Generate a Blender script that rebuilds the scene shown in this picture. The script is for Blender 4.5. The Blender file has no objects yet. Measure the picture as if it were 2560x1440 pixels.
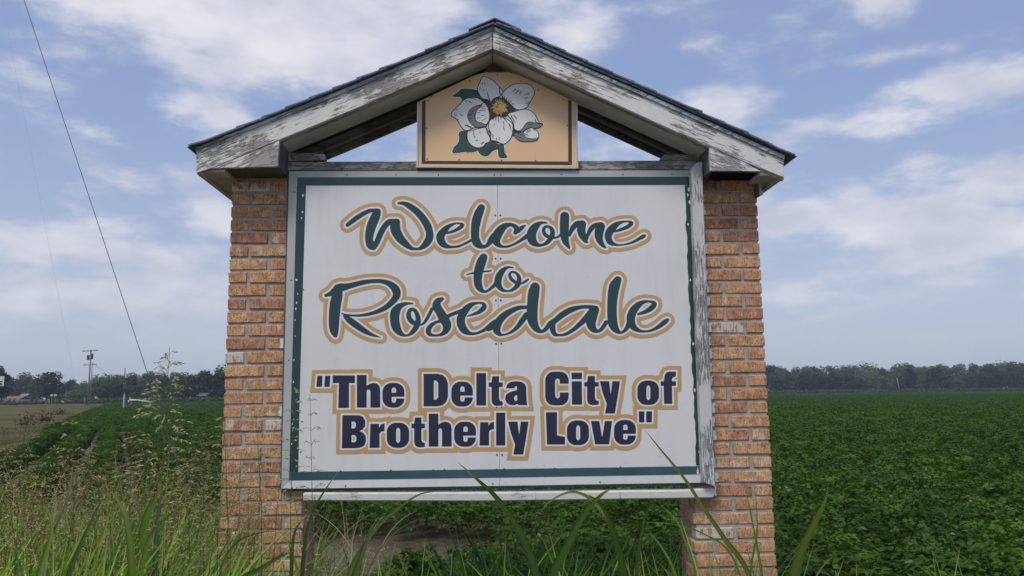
import bpy, bmesh, math, random
import numpy as np
from mathutils import Vector, Matrix
from math import radians, sin, cos, pi

# ------------------------------------------------------------------ camera, world, sun, exposure
sc = bpy.context.scene
F_PX, PITCH, ROLL, YAW, DIST, EYE = 1961.2, 0.133842, -0.010665, 0.038355, 3.9, 1.55
cR, sR, cP, sP = cos(ROLL), sin(ROLL), cos(PITCH), sin(PITCH)
CAM_R = Vector((cR, -sR * sP, sR * cP))
CAM_U = Vector((-sR, -cR * sP, cR * cP))
CAM_F = Vector((0, cP, sP))
cam_data = bpy.data.cameras.new('camera')
cam = bpy.data.objects.new('camera', cam_data)
sc.collection.objects.link(cam)
m = Matrix.Identity(4)
for i in range(3):
    m[i][0], m[i][1], m[i][2] = CAM_R[i], CAM_U[i], -CAM_F[i]
m[2][3] = EYE
cam.matrix_world = m
cam_data.sensor_width = 36.0
cam_data.lens = F_PX / 2560 * 36.0
cam_data.clip_end = 5000
cam_data.clip_start = 0.05
sc.camera = cam

SUN_EL, SUN_AZ = radians(55), radians(-158)     # veiled sun behind the camera, a little to the left; azimuth from +Y towards +X
SUN_STRENGTH, SKY_STRENGTH = 1.5, 0.092
world = bpy.data.worlds.new('World')
sc.world = world
world.use_nodes = True
sun_data = bpy.data.lights.new('sun', 'SUN')
sun_data.energy = SUN_STRENGTH
sun_data.angle = radians(20)
sun_data.color = (1.0, 0.94, 0.85)
sun = bpy.data.objects.new('sun', sun_data)
sc.collection.objects.link(sun)
sd = Vector((sin(SUN_AZ) * cos(SUN_EL), cos(SUN_AZ) * cos(SUN_EL), sin(SUN_EL)))
sun.rotation_euler = sd.to_track_quat('Z', 'Y').to_euler()
sc.view_settings.view_transform = 'Standard'
sc.view_settings.look = 'None'
sc.view_settings.gamma = 1.0
sc.view_settings.use_curve_mapping = False
sc.view_settings.exposure = 0.50
sc.cycles.max_bounces = 8
sc.cycles.transparent_max_bounces = 8
sc.cycles.use_denoising = True

def ray(px, py):
    x, y = (px - 1280) / F_PX, -(py - 720) / F_PX
    return CAM_R * x + CAM_U * y + CAM_F

# ---- world nodes: Nishita sky with broken cloud
wn, wl = world.node_tree.nodes, world.node_tree.links
wn.clear()
def N(tree, kind, **kw):
    n = tree.nodes.new(kind)
    for k, v in kw.items():
        setattr(n, k, v)
    return n
W = world.node_tree
out = N(W, 'ShaderNodeOutputWorld')
bg = N(W, 'ShaderNodeBackground')
bg.inputs[1].default_value = SKY_STRENGTH
sky = N(W, 'ShaderNodeTexSky', sky_type='NISHITA')
sky.sun_disc = False
sky.sun_elevation = SUN_EL
sky.sun_rotation = SUN_AZ
sky.air_density = 1.0
sky.dust_density = 1.2
sky.ozone_density = 1.5
tc = N(W, 'ShaderNodeTexCoord')
sep = N(W, 'ShaderNodeSeparateXYZ')
wl.new(tc.outputs['Generated'], sep.inputs[0])
def wmath(op, a, b=None, c=None, clamp=False):
    n = N(W, 'ShaderNodeMath', operation=op)
    n.use_clamp = clamp
    for i, v in enumerate((a, b, c)):
        if v is None: continue
        if isinstance(v, (int, float)): n.inputs[i].default_value = v
        else: wl.new(v, n.inputs[i])
    return n.outputs[0]
az = wmath('ARCTAN2', sep.outputs[0], sep.outputs[1])
el = wmath('ARCSINE', sep.outputs[2])
comb = N(W, 'ShaderNodeCombineXYZ')
wl.new(az, comb.inputs[0]); wl.new(el, comb.inputs[1])
# soft warping so that no cloud keeps a regular outline
warp = N(W, 'ShaderNodeTexNoise'); warp.inputs['Scale'].default_value = 5.0; warp.inputs['Detail'].default_value = 5
mpw = N(W, 'ShaderNodeMapping'); mpw.inputs['Scale'].default_value = (1, 1, 2.0)
wl.new(tc.outputs['Generated'], mpw.inputs[0]); wl.new(mpw.outputs[0], warp.inputs['Vector'])
wv = N(W, 'ShaderNodeVectorMath', operation='MULTIPLY_ADD')
wl.new(warp.outputs['Color'], wv.inputs[0]); wv.inputs[1].default_value = (0.16, 0.09, 0); 
wsub = N(W, 'ShaderNodeVectorMath', operation='SUBTRACT'); wl.new(comb.outputs[0], wsub.inputs[0]); wsub.inputs[1].default_value = (0.08, 0.045, 0)
wl.new(wsub.outputs[0], wv.inputs[2])
CLOUDS = [  # centre and half size in photograph pixels, weight
    (560, 50, 520, 140, 1.3), (900, 80, 400, 160, 1.4), (660, 150, 260, 60, .6), (1170, 90, 110, 90, .6), (1420, 80, 130, 120, .8),
    (1830, 262, 150, 60, .9), (2060, 320, 290, 50, .55), (2240, 30, 110, 38, .75), (2220, 135, 130, 34, .55),
    (2450, 200, 180, 55, .7), (2450, 440, 190, 60, .75), (2000, 560, 80, 55, 1.15), (2160, 565, 130, 75, 1.2), (2330, 545, 120, 60, 1.15), (2400, 620, 280, 90, 1.0),
    (2150, 700, 300, 50, .6), (2440, 740, 260, 60, .55), (2050, 800, 200, 30, .5),
    (60, 600, 230, 70, .85), (250, 620, 220, 80, .75), (370, 665, 110, 45, .9), (540, 560, 80, 60, 1.0), (190, 500, 100, 45, .45),
    (420, 250, 80, 45, .5), (520, 295, 110, 80, .55), (220, 760, 330, 70, .7), (520, 760, 160, 80, .7), (480, 450, 160, 50, .4),
    (470, 620, 90, 45, .6), (1250, 500, 500, 120, .5), (1300, 700, 500, 90, .6), (1800, 620, 300, 70, .5)]
prev = None
for cx, cy, rx, ry, wgt in CLOUDS:
    d = ray(cx, cy).normalized()
    a0, e0 = math.atan2(d.x, d.y), math.asin(d.z)
    k1 = N(W, 'ShaderNodeVectorMath', operation='SUBTRACT'); wl.new(wv.outputs[0], k1.inputs[0]); k1.inputs[1].default_value = (a0, e0, 0)
    k2 = N(W, 'ShaderNodeVectorMath', operation='MULTIPLY'); wl.new(k1.outputs[0], k2.inputs[0]); k2.inputs[1].default_value = (F_PX / rx, F_PX / ry, 0)
    k3 = N(W, 'ShaderNodeVectorMath', operation='LENGTH'); wl.new(k2.outputs[0], k3.inputs[0])
    v = wmath('MULTIPLY', wmath('SUBTRACT', 1.35, k3.outputs['Value'], clamp=False), wgt)
    prev = v if prev is None else wmath('SMOOTH_MAX', prev, v, 0.25)
n1 = N(W, 'ShaderNodeTexNoise'); n1.inputs['Scale'].default_value = 8.0; n1.inputs['Detail'].default_value = 9; n1.inputs['Roughness'].default_value = .58
mp1 = N(W, 'ShaderNodeMapping'); mp1.inputs['Scale'].default_value = (1, 1, 2.4)
wl.new(tc.outputs['Generated'], mp1.inputs[0]); wl.new(mp1.outputs[0], n1.inputs['Vector'])
n2 = N(W, 'ShaderNodeTexNoise'); n2.inputs['Scale'].default_value = 2.2; n2.inputs['Detail'].default_value = 4
wl.new(mp1.outputs[0], n2.inputs['Vector'])
behind = wmath('SMOOTHSTEP' if False else 'MULTIPLY', wmath('SUBTRACT', n2.outputs[0], 0.42), 2.6)
cov0 = wmath('SMOOTH_MAX', wmath('MAXIMUM', prev, -0.3), wmath('MULTIPLY', behind, 0.5), 0.2)
cov = wmath('ADD', cov0, wmath('MULTIPLY', wmath('SUBTRACT', n1.outputs[0], 0.5), 2.9))
n4 = N(W, 'ShaderNodeTexNoise'); n4.inputs['Scale'].default_value = 26.0; n4.inputs['Detail'].default_value = 7; n4.inputs['Roughness'].default_value = .6
wl.new(mp1.outputs[0], n4.inputs['Vector'])
cov = wmath('ADD', cov, wmath('MULTIPLY', wmath('SUBTRACT', n4.outputs[0], 0.5), wmath('MULTIPLY', 1.5, wmath('SUBTRACT', 1.0, wmath('MULTIPLY', el, 2.2, clamp=True)))))
mr = N(W, 'ShaderNodeMapRange', interpolation_type='SMOOTHERSTEP')
mr.inputs['From Min'].default_value = -0.05; mr.inputs['From Max'].default_value = 1.1
mr.inputs['To Min'].default_value = 0.0; mr.inputs['To Max'].default_value = 0.82
wl.new(cov, mr.inputs['Value'])
# low sky veil: haze thickens towards the horizon
veil = N(W, 'ShaderNodeMapRange', interpolation_type='SMOOTHSTEP')
veil.inputs['From Min'].default_value = -0.02; veil.inputs['From Max'].default_value = 0.42
veil.inputs['To Min'].default_value = 0.85; veil.inputs['To Max'].default_value = 0.62
wl.new(el, veil.inputs['Value'])
VEIL_LOW, VEIL_HIGH, CLOUD_LO, CLOUD_HI = (3.7, 4.15, 5.2, 1), (2.55, 3.25, 5.3, 1), (4.5, 4.65, 5.5, 1), (7.0, 6.8, 7.0, 1)
mixv = N(W, 'ShaderNodeMix', data_type='RGBA'); wl.new(veil.outputs[0], mixv.inputs[0]); wl.new(sky.outputs[0], mixv.inputs[6]); vcol = N(W, 'ShaderNodeMix', data_type='RGBA'); vcol.inputs[6].default_value = VEIL_LOW; vcol.inputs[7].default_value = VEIL_HIGH
vel = N(W, 'ShaderNodeMapRange', interpolation_type='SMOOTHSTEP'); vel.inputs['From Min'].default_value = 0.02; vel.inputs['From Max'].default_value = 0.40
wl.new(el, vel.inputs['Value']); wl.new(vel.outputs[0], vcol.inputs[0]); wl.new(vcol.outputs[2], mixv.inputs[7])
n3 = N(W, 'ShaderNodeTexNoise'); n3.inputs['Scale'].default_value = 9.0; n3.inputs['Detail'].default_value = 6
mp3 = N(W, 'ShaderNodeMapping'); mp3.inputs['Location'].default_value = (3, 1, .06); mp3.inputs['Scale'].default_value = (1, 1, 2.2)
wl.new(tc.outputs['Generated'], mp3.inputs[0]); wl.new(mp3.outputs[0], n3.inputs['Vector'])
mrc = N(W, 'ShaderNodeMapRange'); mrc.inputs['From Min'].default_value = .35; mrc.inputs['From Max'].default_value = .68
wl.new(n3.outputs[0], mrc.inputs['Value'])
cc = N(W, 'ShaderNodeMix', data_type='RGBA'); cc.inputs[6].default_value = CLOUD_LO; cc.inputs[7].default_value = CLOUD_HI
ccf = wmath('MULTIPLY', mrc.outputs[0], wmath('MULTIPLY', wmath('ADD', el, 0.12), 2.6, clamp=True), clamp=True)
wl.new(ccf, cc.inputs[0])
mixc = N(W, 'ShaderNodeMix', data_type='RGBA')
cf = wmath('MULTIPLY', mr.outputs[0], wmath('ADD', wmath('MULTIPLY', el, 5.0), 0.25, clamp=True))
wl.new(cf, mixc.inputs[0]); wl.new(mixv.outputs[2], mixc.inputs[6]); wl.new(cc.outputs[2], mixc.inputs[7])
wl.new(mixc.outputs[2], bg.inputs[0]); wl.new(bg.outputs[0], out.inputs[0])

# ------------------------------------------------------------------ helpers
rnd = random.Random(7)
npr = np.random.default_rng(11)
COL = sc.collection
UU = Vector((cos(YAW), sin(YAW), 0)); NN = Vector((-sin(YAW), cos(YAW), 0))

def L(px, py, d=0.0):
    """point of the sign's own frame (along, back, up) seen at a pixel of the photograph on the plane d behind the pillars' face"""
    r = ray(px, py)
    k = (DIST * cos(YAW) + d) / r.dot(NN)
    q = r * k
    return Vector((q.dot(UU), d, q.z + EYE))

def G(px, py, z=0.0):
    r = ray(px, py); k = (z - EYE) / r.z
    return Vector((r.x * k, r.y * k, z))

def WP(px, py, Y):
    r = ray(px, py); k = Y / r.y
    return Vector((r.x * k, Y, EYE + r.z * k))

def link(o, parent=None):
    COL.objects.link(o)
    if parent is not None: o.parent = parent
    return o

def mesh_data(name, verts, faces, mat=None, smooth=False):
    me = bpy.data.meshes.new(name)
    me.from_pydata([tuple(v) for v in verts], [], [tuple(f) for f in faces])
    me.update()
    if mat is not None: me.materials.append(mat)
    if smooth: me.polygons.foreach_set('use_smooth', [True] * len(me.polygons))
    return me

def mobj(name, verts, faces, mat=None, parent=None, smooth=False):
    return link(bpy.data.objects.new(name, mesh_data(name, verts, faces, mat, smooth)), parent)

def np_mesh(name, V, Fq, mat, smooth=False, col=None):
    """fast mesh from numpy arrays, Fq (n,3) or (n,4)"""
    me = bpy.data.meshes.new(name)
    n, k = Fq.shape
    me.vertices.add(len(V)); me.vertices.foreach_set('co', V.astype(np.float32).ravel())
    me.loops.add(n * k); me.loops.foreach_set('vertex_index', Fq.astype(np.int32).ravel())
    me.polygons.add(n); me.polygons.foreach_set('loop_start', np.arange(0, n * k, k, dtype=np.int32))
    me.polygons.foreach_set('loop_total', np.full(n, k, dtype=np.int32))
    if smooth: me.polygons.foreach_set('use_smooth', np.ones(n, dtype=bool))
    me.update(calc_edges=True)
    if col is not None:
        a = me.color_attributes.new('tint', 'FLOAT_COLOR', 'POINT')
        c = np.ones((len(V), 4), dtype=np.float32); c[:, :3] = col
        a.data.foreach_set('color', c.ravel())
    me.materials.append(mat)
    return me

def tag(o, label=None, cat=None, group=None, kind=None):
    if label: o['label'] = label
    if cat: o['category'] = cat
    if group: o['group'] = group
    if kind: o['kind'] = kind
    return o

def empty(name, loc=(0, 0, 0), rz=0, parent=None):
    o = bpy.data.objects.new(name, None)
    o.location = loc; o.rotation_euler = (0, 0, rz); o.empty_display_size = .2
    return link(o, parent)

def box_vf(x0, x1, y0, y1, z0, z1):
    v = [(x, y, z) for x in (x0, x1) for y in (y0, y1) for z in (z0, z1)]
    f = [(0, 1, 3, 2), (4, 6, 7, 5), (0, 4, 5, 1), (2, 3, 7, 6), (0, 2, 6, 4), (1, 5, 7, 3)]
    return v, f

def join_vf(parts):
    V, Fc = [], []
    for v, f in parts:
        o = len(V); V += list(v); Fc += [tuple(i + o for i in q) for q in f]
    return V, Fc

def prism(poly, d0, d1):
    """poly: list of (x,z); extruded along the depth axis"""
    n = len(poly)
    v = [(p[0], d0, p[1]) for p in poly] + [(p[0], d1, p[1]) for p in poly]
    area = sum(poly[i][0] * poly[(i + 1) % n][1] - poly[(i + 1) % n][0] * poly[i][1] for i in range(n))
    idx = list(range(n))
    f = [tuple(idx), tuple(n + i for i in reversed(idx))] + [((i + 1) % n, i, n + i, n + (i + 1) % n) for i in range(n)]
    if area < 0:
        f = [tuple(reversed(q)) for q in f]
    return v, f

def bevel(o, w, seg=1):
    b = o.modifiers.new('edge', 'BEVEL'); b.width = w; b.segments = seg; b.limit_method = 'ANGLE'
    return o

def slab(name, pxs, d0, d1, mat, parent, bev=0.0025):
    poly = [(L(x, y, d0).x, L(x, y, d0).z) for x, y in pxs]
    v, f = prism(poly, d0, d1)
    o = mobj(name, v, f, mat, parent)
    if bev: bevel(o, bev)
    return o

def tube_vf(pts, rad, seg=6, cap=True):
    V, Fc = [], []
    pts = [Vector(p) for p in pts]
    rs = rad if isinstance(rad, (list, tuple)) else [rad] * len(pts)
    for i, p in enumerate(pts):
        t = (pts[min(i + 1, len(pts) - 1)] - pts[max(i - 1, 0)]).normalized()
        a = t.cross(Vector((0, 0, 1)) if abs(t.z) < .9 else Vector((1, 0, 0))).normalized(); b = t.cross(a)
        for k in range(seg):
            an = 2 * pi * k / seg
            V.append(p + (a * cos(an) + b * sin(an)) * rs[i])
    for i in range(len(pts) - 1):
        for k in range(seg):
            k2 = (k + 1) % seg
            Fc.append((i * seg + k, i * seg + k2, (i + 1) * seg + k2, (i + 1) * seg + k))
    if cap:
        Fc.append(tuple(reversed(range(seg)))); Fc.append(tuple(range((len(pts) - 1) * seg, len(pts) * seg)))
    return V, Fc

# ------------------------------------------------------------------ materials
def newmat(name):
    mt = bpy.data.materials.new(name); mt.use_nodes = True
    t = mt.node_tree
    b = t.nodes.get('Principled BSDF')
    return mt, t, b

def tnode(t, kind, **kw):
    n = t.nodes.new(kind)
    for k, v in kw.items(): setattr(n, k, v)
    return n

def plain(name, col, rough=.6, var=.12, scale=8, bump=0, metal=0, spec=.5, coord='Object'):
    mt, t, b = newmat(name)
    b.inputs['Roughness'].default_value = rough; b.inputs['Metallic'].default_value = metal
    b.inputs['Specular IOR Level'].default_value = spec
    c = tnode(t, 'ShaderNodeTexCoord'); n = tnode(t, 'ShaderNodeTexNoise')
    n.inputs['Scale'].default_value = scale; n.inputs['Detail'].default_value = 6
    t.links.new(c.outputs[coord], n.inputs['Vector'])
    r = tnode(t, 'ShaderNodeValToRGB')
    r.color_ramp.elements[0].position = .3; r.color_ramp.elements[1].position = .7
    r.color_ramp.elements[0].color = (*[max(0, x * (1 - var)) for x in col], 1)
    r.color_ramp.elements[1].color = (*[min(1, x * (1 + var)) for x in col], 1)
    t.links.new(n.outputs[0], r.inputs[0]); t.links.new(r.outputs[0], b.inputs['Base Color'])
    if bump:
        bp = tnode(t, 'ShaderNodeBump'); bp.inputs['Strength'].default_value = bump; bp.inputs['Distance'].default_value = .01
        t.links.new(n.outputs[0], bp.inputs['Height']); t.links.new(bp.outputs[0], b.inputs['Normal'])
    return mt

def flaky(name, angle=0.0, paint=(.60, .60, .58), wood=(.27, .245, .235), cover=.5, vertical=False, stretch=9.0, scale=3.0):
    """old white paint breaking up along the grain over grey weathered wood; grain runs at `angle` in the face of the board"""
    mt, t, b = newmat(name)
    b.inputs['Roughness'].default_value = .75
    b.inputs['Specular IOR Level'].default_value = .25
    c = tnode(t, 'ShaderNodeTexCoord')
    mp = tnode(t, 'ShaderNodeMapping'); mp.vector_type = 'TEXTURE'
    mp.inputs['Rotation'].default_value = (0, -angle, 0)
    t.links.new(c.outputs['Object'], mp.inputs[0])
    s = tnode(t, 'ShaderNodeMapping')
    s.inputs['Scale'].default_value = (stretch, stretch, 1.0) if vertical else (1.0, stretch, stretch)
    t.links.new(mp.outputs[0], s.inputs[0])
    def noise(sc_, det, rough=.6, dist=0, src=s):
        n = tnode(t, 'ShaderNodeTexNoise'); n.inputs['Scale'].default_value = sc_; n.inputs['Detail'].default_value = det
        n.inputs['Roughness'].default_value = rough; n.inputs['Distortion'].default_value = dist
        t.links.new(src.outputs[0], n.inputs['Vector']); return n
    big = noise(scale * 1.3, 3, src=mp)      # where the paint has gone
    fl = noise(scale * 4.2, 12, .78, .35)    # flakes
    gr = noise(scale * 11, 10, .75)          # grain
    a = tnode(t, 'ShaderNodeMath', operation='MULTIPLY_ADD'); t.links.new(big.outputs[0], a.inputs[0]); a.inputs[1].default_value = .75
    t.links.new(fl.outputs[0], a.inputs[2])
    mr_ = tnode(t, 'ShaderNodeMapRange'); thr = .875 - .25 * (cover - .5)
    mr_.inputs['From Min'].default_value = thr - .012; mr_.inputs['From Max'].default_value = thr + .012
    t.links.new(a.outputs[0], mr_.inputs['Value'])
    woodr = tnode(t, 'ShaderNodeValToRGB'); woodr.color_ramp.elements[0].position = .3; woodr.color_ramp.elements[1].position = .72
    woodr.color_ramp.elements[0].color = (*[x * .5 for x in wood], 1); woodr.color_ramp.elements[1].color = (*[x * 1.35 for x in wood], 1)
    t.links.new(gr.outputs[0], woodr.inputs[0])
    pr = tnode(t, 'ShaderNodeValToRGB'); pr.color_ramp.elements[0].position = .35; pr.color_ramp.elements[1].position = .6
    pr.color_ramp.elements[0].color = (*[x * .72 for x in paint], 1); pr.color_ramp.elements[1].color = (*paint, 1)
    t.links.new(gr.outputs[0], pr.inputs[0])
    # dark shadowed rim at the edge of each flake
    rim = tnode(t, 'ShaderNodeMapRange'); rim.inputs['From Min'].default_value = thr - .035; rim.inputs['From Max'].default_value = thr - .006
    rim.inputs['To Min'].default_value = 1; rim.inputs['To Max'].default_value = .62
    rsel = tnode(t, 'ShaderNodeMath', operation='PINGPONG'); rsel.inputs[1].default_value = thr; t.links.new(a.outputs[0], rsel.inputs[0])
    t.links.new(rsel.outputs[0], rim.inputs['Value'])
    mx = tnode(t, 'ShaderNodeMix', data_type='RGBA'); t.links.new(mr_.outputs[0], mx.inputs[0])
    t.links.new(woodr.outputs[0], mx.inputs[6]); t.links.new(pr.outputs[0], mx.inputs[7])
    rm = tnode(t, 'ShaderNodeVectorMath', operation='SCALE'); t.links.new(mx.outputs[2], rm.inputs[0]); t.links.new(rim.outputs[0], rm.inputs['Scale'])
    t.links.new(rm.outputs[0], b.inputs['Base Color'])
    hb = tnode(t, 'ShaderNodeMath', operation='MULTIPLY_ADD'); t.links.new(gr.outputs[0], hb.inputs[0]); hb.inputs[1].default_value = .35
    t.links.new(mr_.outputs[0], hb.inputs[2])
    bp = tnode(t, 'ShaderNodeBump'); bp.inputs['Strength'].default_value = .9; bp.inputs['Distance'].default_value = .004
    t.links.new(hb.outputs[0], bp.inputs['Height']); t.links.new(bp.outputs[0], b.inputs['Normal'])
    return mt

def brick_mat(name, white=0.0):
    mt, t, b = newmat(name)
    b.inputs['Roughness'].default_value = .9; b.inputs['Specular IOR Level'].default_value = .2
    c = tnode(t, 'ShaderNodeTexCoord'); oi = tnode(t, 'ShaderNodeObjectInfo')
    off = tnode(t, 'ShaderNodeVectorMath', operation='ADD'); t.links.new(c.outputs['Object'], off.inputs[0])
    mul = tnode(t, 'ShaderNodeMath', operation='MULTIPLY'); t.links.new(oi.outputs['Random'], mul.inputs[0]); mul.inputs[1].default_value = 37.0
    t.links.new(mul.outputs[0], off.inputs[1])
    ms = tnode(t, 'ShaderNodeMapping'); ms.inputs['Scale'].default_value = (9, 9, 1); t.links.new(off.outputs[0], ms.inputs[0])
    scr = tnode(t, 'ShaderNodeTexNoise'); scr.inputs['Scale'].default_value = 22; scr.inputs['Detail'].default_value = 4; t.links.new(ms.outputs[0], scr.inputs['Vector'])
    blo = tnode(t, 'ShaderNodeTexNoise'); blo.inputs['Scale'].default_value = 28; blo.inputs['Detail'].default_value = 5; t.links.new(off.outputs[0], blo.inputs['Vector'])
    pit = tnode(t, 'ShaderNodeTexNoise'); pit.inputs['Scale'].default_value = 130; pit.inputs['Detail'].default_value = 3; t.links.new(off.outputs[0], pit.inputs['Vector'])
    base = tnode(t, 'ShaderNodeValToRGB')
    cr = base.color_ramp; cr.elements[0].position = 0; cr.elements[0].color = (.46, .215, .115, 1)
    cr.elements[1].position = 1; cr.elements[1].color = (.73, .46, .26, 1)
    for p_, c_ in ((.10, (.55, .28, .175, 1)), (.35, (.67, .365, .20, 1)), (.6, (.71, .42, .225, 1)), (.85, (.66, .35, .19, 1))):
        e = cr.elements.new(p_); e.color = c_
    t.links.new(oi.outputs['Random'], base.inputs[0])
    dark = tnode(t, 'ShaderNodeMapRange'); dark.inputs['From Min'].default_value = .38; dark.inputs['From Max'].default_value = .56
    dark.inputs['To Min'].default_value = .72; dark.inputs['To Max'].default_value = 1.0; t.links.new(scr.outputs[0], dark.inputs['Value'])
    d2 = tnode(t, 'ShaderNodeMapRange'); d2.inputs['From Min'].default_value = .38; d2.inputs['From Max'].default_value = .62
    d2.inputs['To Min'].default_value = .74; d2.inputs['To Max'].default_value = 1.12; t.links.new(blo.outputs[0], d2.inputs['Value'])
    d3 = tnode(t, 'ShaderNodeMapRange'); d3.inputs['From Min'].default_value = .36; d3.inputs['From Max'].default_value = .46
    d3.inputs['To Min'].default_value = .45; d3.inputs['To Max'].default_value = 1.0; t.links.new(pit.outputs[0], d3.inputs['Value'])
    mm = tnode(t, 'ShaderNodeMath', operation='MULTIPLY'); t.links.new(dark.outputs[0], mm.inputs[0]); t.links.new(d2.outputs[0], mm.inputs[1])
    mm2 = tnode(t, 'ShaderNodeMath', operation='MULTIPLY'); t.links.new(mm.outputs[0], mm2.inputs[0]); t.links.new(d3.outputs[0], mm2.inputs[1])
    vs = tnode(t, 'ShaderNodeVectorMath', operation='SCALE'); t.links.new(base.outputs[0], vs.inputs[0]); t.links.new(mm2.outputs[0], vs.inputs['Scale'])
    last = vs.outputs[0]
    # efflorescence / splashed white
    wn_ = tnode(t, 'ShaderNodeMath', operation='MULTIPLY_ADD'); t.links.new(blo.outputs[0], wn_.inputs[0]); wn_.inputs[1].default_value = 1.2
    t.links.new(scr.outputs[0], wn_.inputs[2])
    wr = tnode(t, 'ShaderNodeMapRange'); th = 1.42 - white
    wr.inputs['From Min'].default_value = th - .08; wr.inputs['From Max'].default_value = th + .08; t.links.new(wn_.outputs[0], wr.inputs['Value'])
    mx = tnode(t, 'ShaderNodeMix', data_type='RGBA'); t.links.new(wr.outputs[0], mx.inputs[0]); t.links.new(last, mx.inputs[6])
    mx.inputs[7].default_value = (.62, .56, .50, 1)
    t.links.new(mx.outputs[2], b.inputs['Base Color'])
    hm = tnode(t, 'ShaderNodeMath', operation='MULTIPLY_ADD'); t.links.new(pit.outputs[0], hm.inputs[0]); hm.inputs[1].default_value = .6; t.links.new(scr.outputs[0], hm.inputs[2])
    bp = tnode(t, 'ShaderNodeBump'); bp.inputs['Strength'].default_value = .8; bp.inputs['Distance'].default_value = .004
    t.links.new(hm.outputs[0], bp.inputs['Height']); t.links.new(bp.outputs[0], b.inputs['Normal'])
    return mt

def leafmat(name, lo, hi, trans=.35, rough=.5, scale=3.0, attr=False, spec=.3, obj_random=False, pale=0.0):
    mt, t, b = newmat(name)
    b.inputs['Roughness'].default_value = rough; b.inputs['Specular IOR Level'].default_value = spec
    r = tnode(t, 'ShaderNodeValToRGB'); r.color_ramp.elements[0].position = .3; r.color_ramp.elements[1].position = .7
    r.color_ramp.elements[0].color = (*lo, 1); r.color_ramp.elements[1].color = (*hi, 1)
    if attr:
        a = tnode(t, 'ShaderNodeVertexColor'); a.layer_name = 'tint'
        src = a.outputs[0]
    else:
        g = tnode(t, 'ShaderNodeNewGeometry'); n = tnode(t, 'ShaderNodeTexNoise'); n.inputs['Scale'].default_value = scale
        n.inputs['Detail'].default_value = 4
        t.links.new(g.outputs['Position'], n.inputs['Vector'])
        ad = tnode(t, 'ShaderNodeMath', operation='MULTIPLY_ADD'); t.links.new(g.outputs['Random Per Island'], ad.inputs[0])
        ad.inputs[1].default_value = .45; t.links.new(n.outputs[0], ad.inputs[2])
        sb = tnode(t, 'ShaderNodeMath', operation='SUBTRACT'); t.links.new(ad.outputs[0], sb.inputs[0]); sb.inputs[1].default_value = .22
        t.links.new(sb.outputs[0], r.inputs[0]); src = r.outputs[0]
        if pale:
            gt = tnode(t, 'ShaderNodeMath', operation='GREATER_THAN'); t.links.new(g.outputs['Random Per Island'], gt.inputs[0]); gt.inputs[1].default_value = 1 - pale
            mxp = tnode(t, 'ShaderNodeMix', data_type='RGBA'); t.links.new(gt.outputs[0], mxp.inputs[0]); t.links.new(src, mxp.inputs[6]); mxp.inputs[7].default_value = (.17, .22, .11, 1); src = mxp.outputs[2]
        if obj_random:
            oi = tnode(t, 'ShaderNodeObjectInfo')
            mr2 = tnode(t, 'ShaderNodeMapRange'); mr2.inputs['To Min'].default_value = .7; mr2.inputs['To Max'].default_value = 1.3
            t.links.new(oi.outputs['Random'], mr2.inputs['Value'])
            vs = tnode(t, 'ShaderNodeVectorMath', operation='SCALE'); t.links.new(src, vs.inputs[0]); t.links.new(mr2.outputs[0], vs.inputs['Scale'])
            src = vs.outputs[0]
    t.links.new(src, b.inputs['Base Color'])
    tr = tnode(t, 'ShaderNodeBsdfTranslucent')
    sc2 = tnode(t, 'ShaderNodeVectorMath', operation='MULTIPLY'); t.links.new(src, sc2.inputs[0]); sc2.inputs[1].default_value = (1.25, 1.35, .6)
    t.links.new(sc2.outputs[0], tr.inputs['Color'])
    ms = tnode(t, 'ShaderNodeMixShader'); ms.inputs[0].default_value = trans
    t.links.new(b.outputs[0], ms.inputs[1]); t.links.new(tr.outputs[0], ms.inputs[2])
    t.links.new(ms.outputs[0], t.nodes['Material Output'].inputs['Surface'])
    return mt

M = {}
SL = math.atan(.425)
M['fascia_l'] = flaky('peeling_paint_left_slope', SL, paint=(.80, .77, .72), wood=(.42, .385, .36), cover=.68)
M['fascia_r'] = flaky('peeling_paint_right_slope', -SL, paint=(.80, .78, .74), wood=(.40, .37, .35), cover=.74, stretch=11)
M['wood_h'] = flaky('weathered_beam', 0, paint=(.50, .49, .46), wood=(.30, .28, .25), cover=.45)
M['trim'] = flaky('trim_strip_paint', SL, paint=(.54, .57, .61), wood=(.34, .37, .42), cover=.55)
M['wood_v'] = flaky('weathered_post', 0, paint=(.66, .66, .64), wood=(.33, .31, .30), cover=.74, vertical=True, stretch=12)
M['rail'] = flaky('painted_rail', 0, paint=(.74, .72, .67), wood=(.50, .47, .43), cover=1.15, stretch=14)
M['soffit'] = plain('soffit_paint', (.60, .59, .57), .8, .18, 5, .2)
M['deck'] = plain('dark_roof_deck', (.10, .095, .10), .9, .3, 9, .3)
M['shingle'] = plain('asphalt_shingle', (.14, .17, .225), .95, .35, 70, .6)
M['mortar'] = plain('mortar', (.36, .325, .285), .95, .2, 30, .5)
M['brick'] = brick_mat('rug_face_brick', 0.0)
M['brick_w'] = brick_mat('whitened_brick', .36)
M['brick_s'] = brick_mat('splashed_brick', .13)
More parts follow.
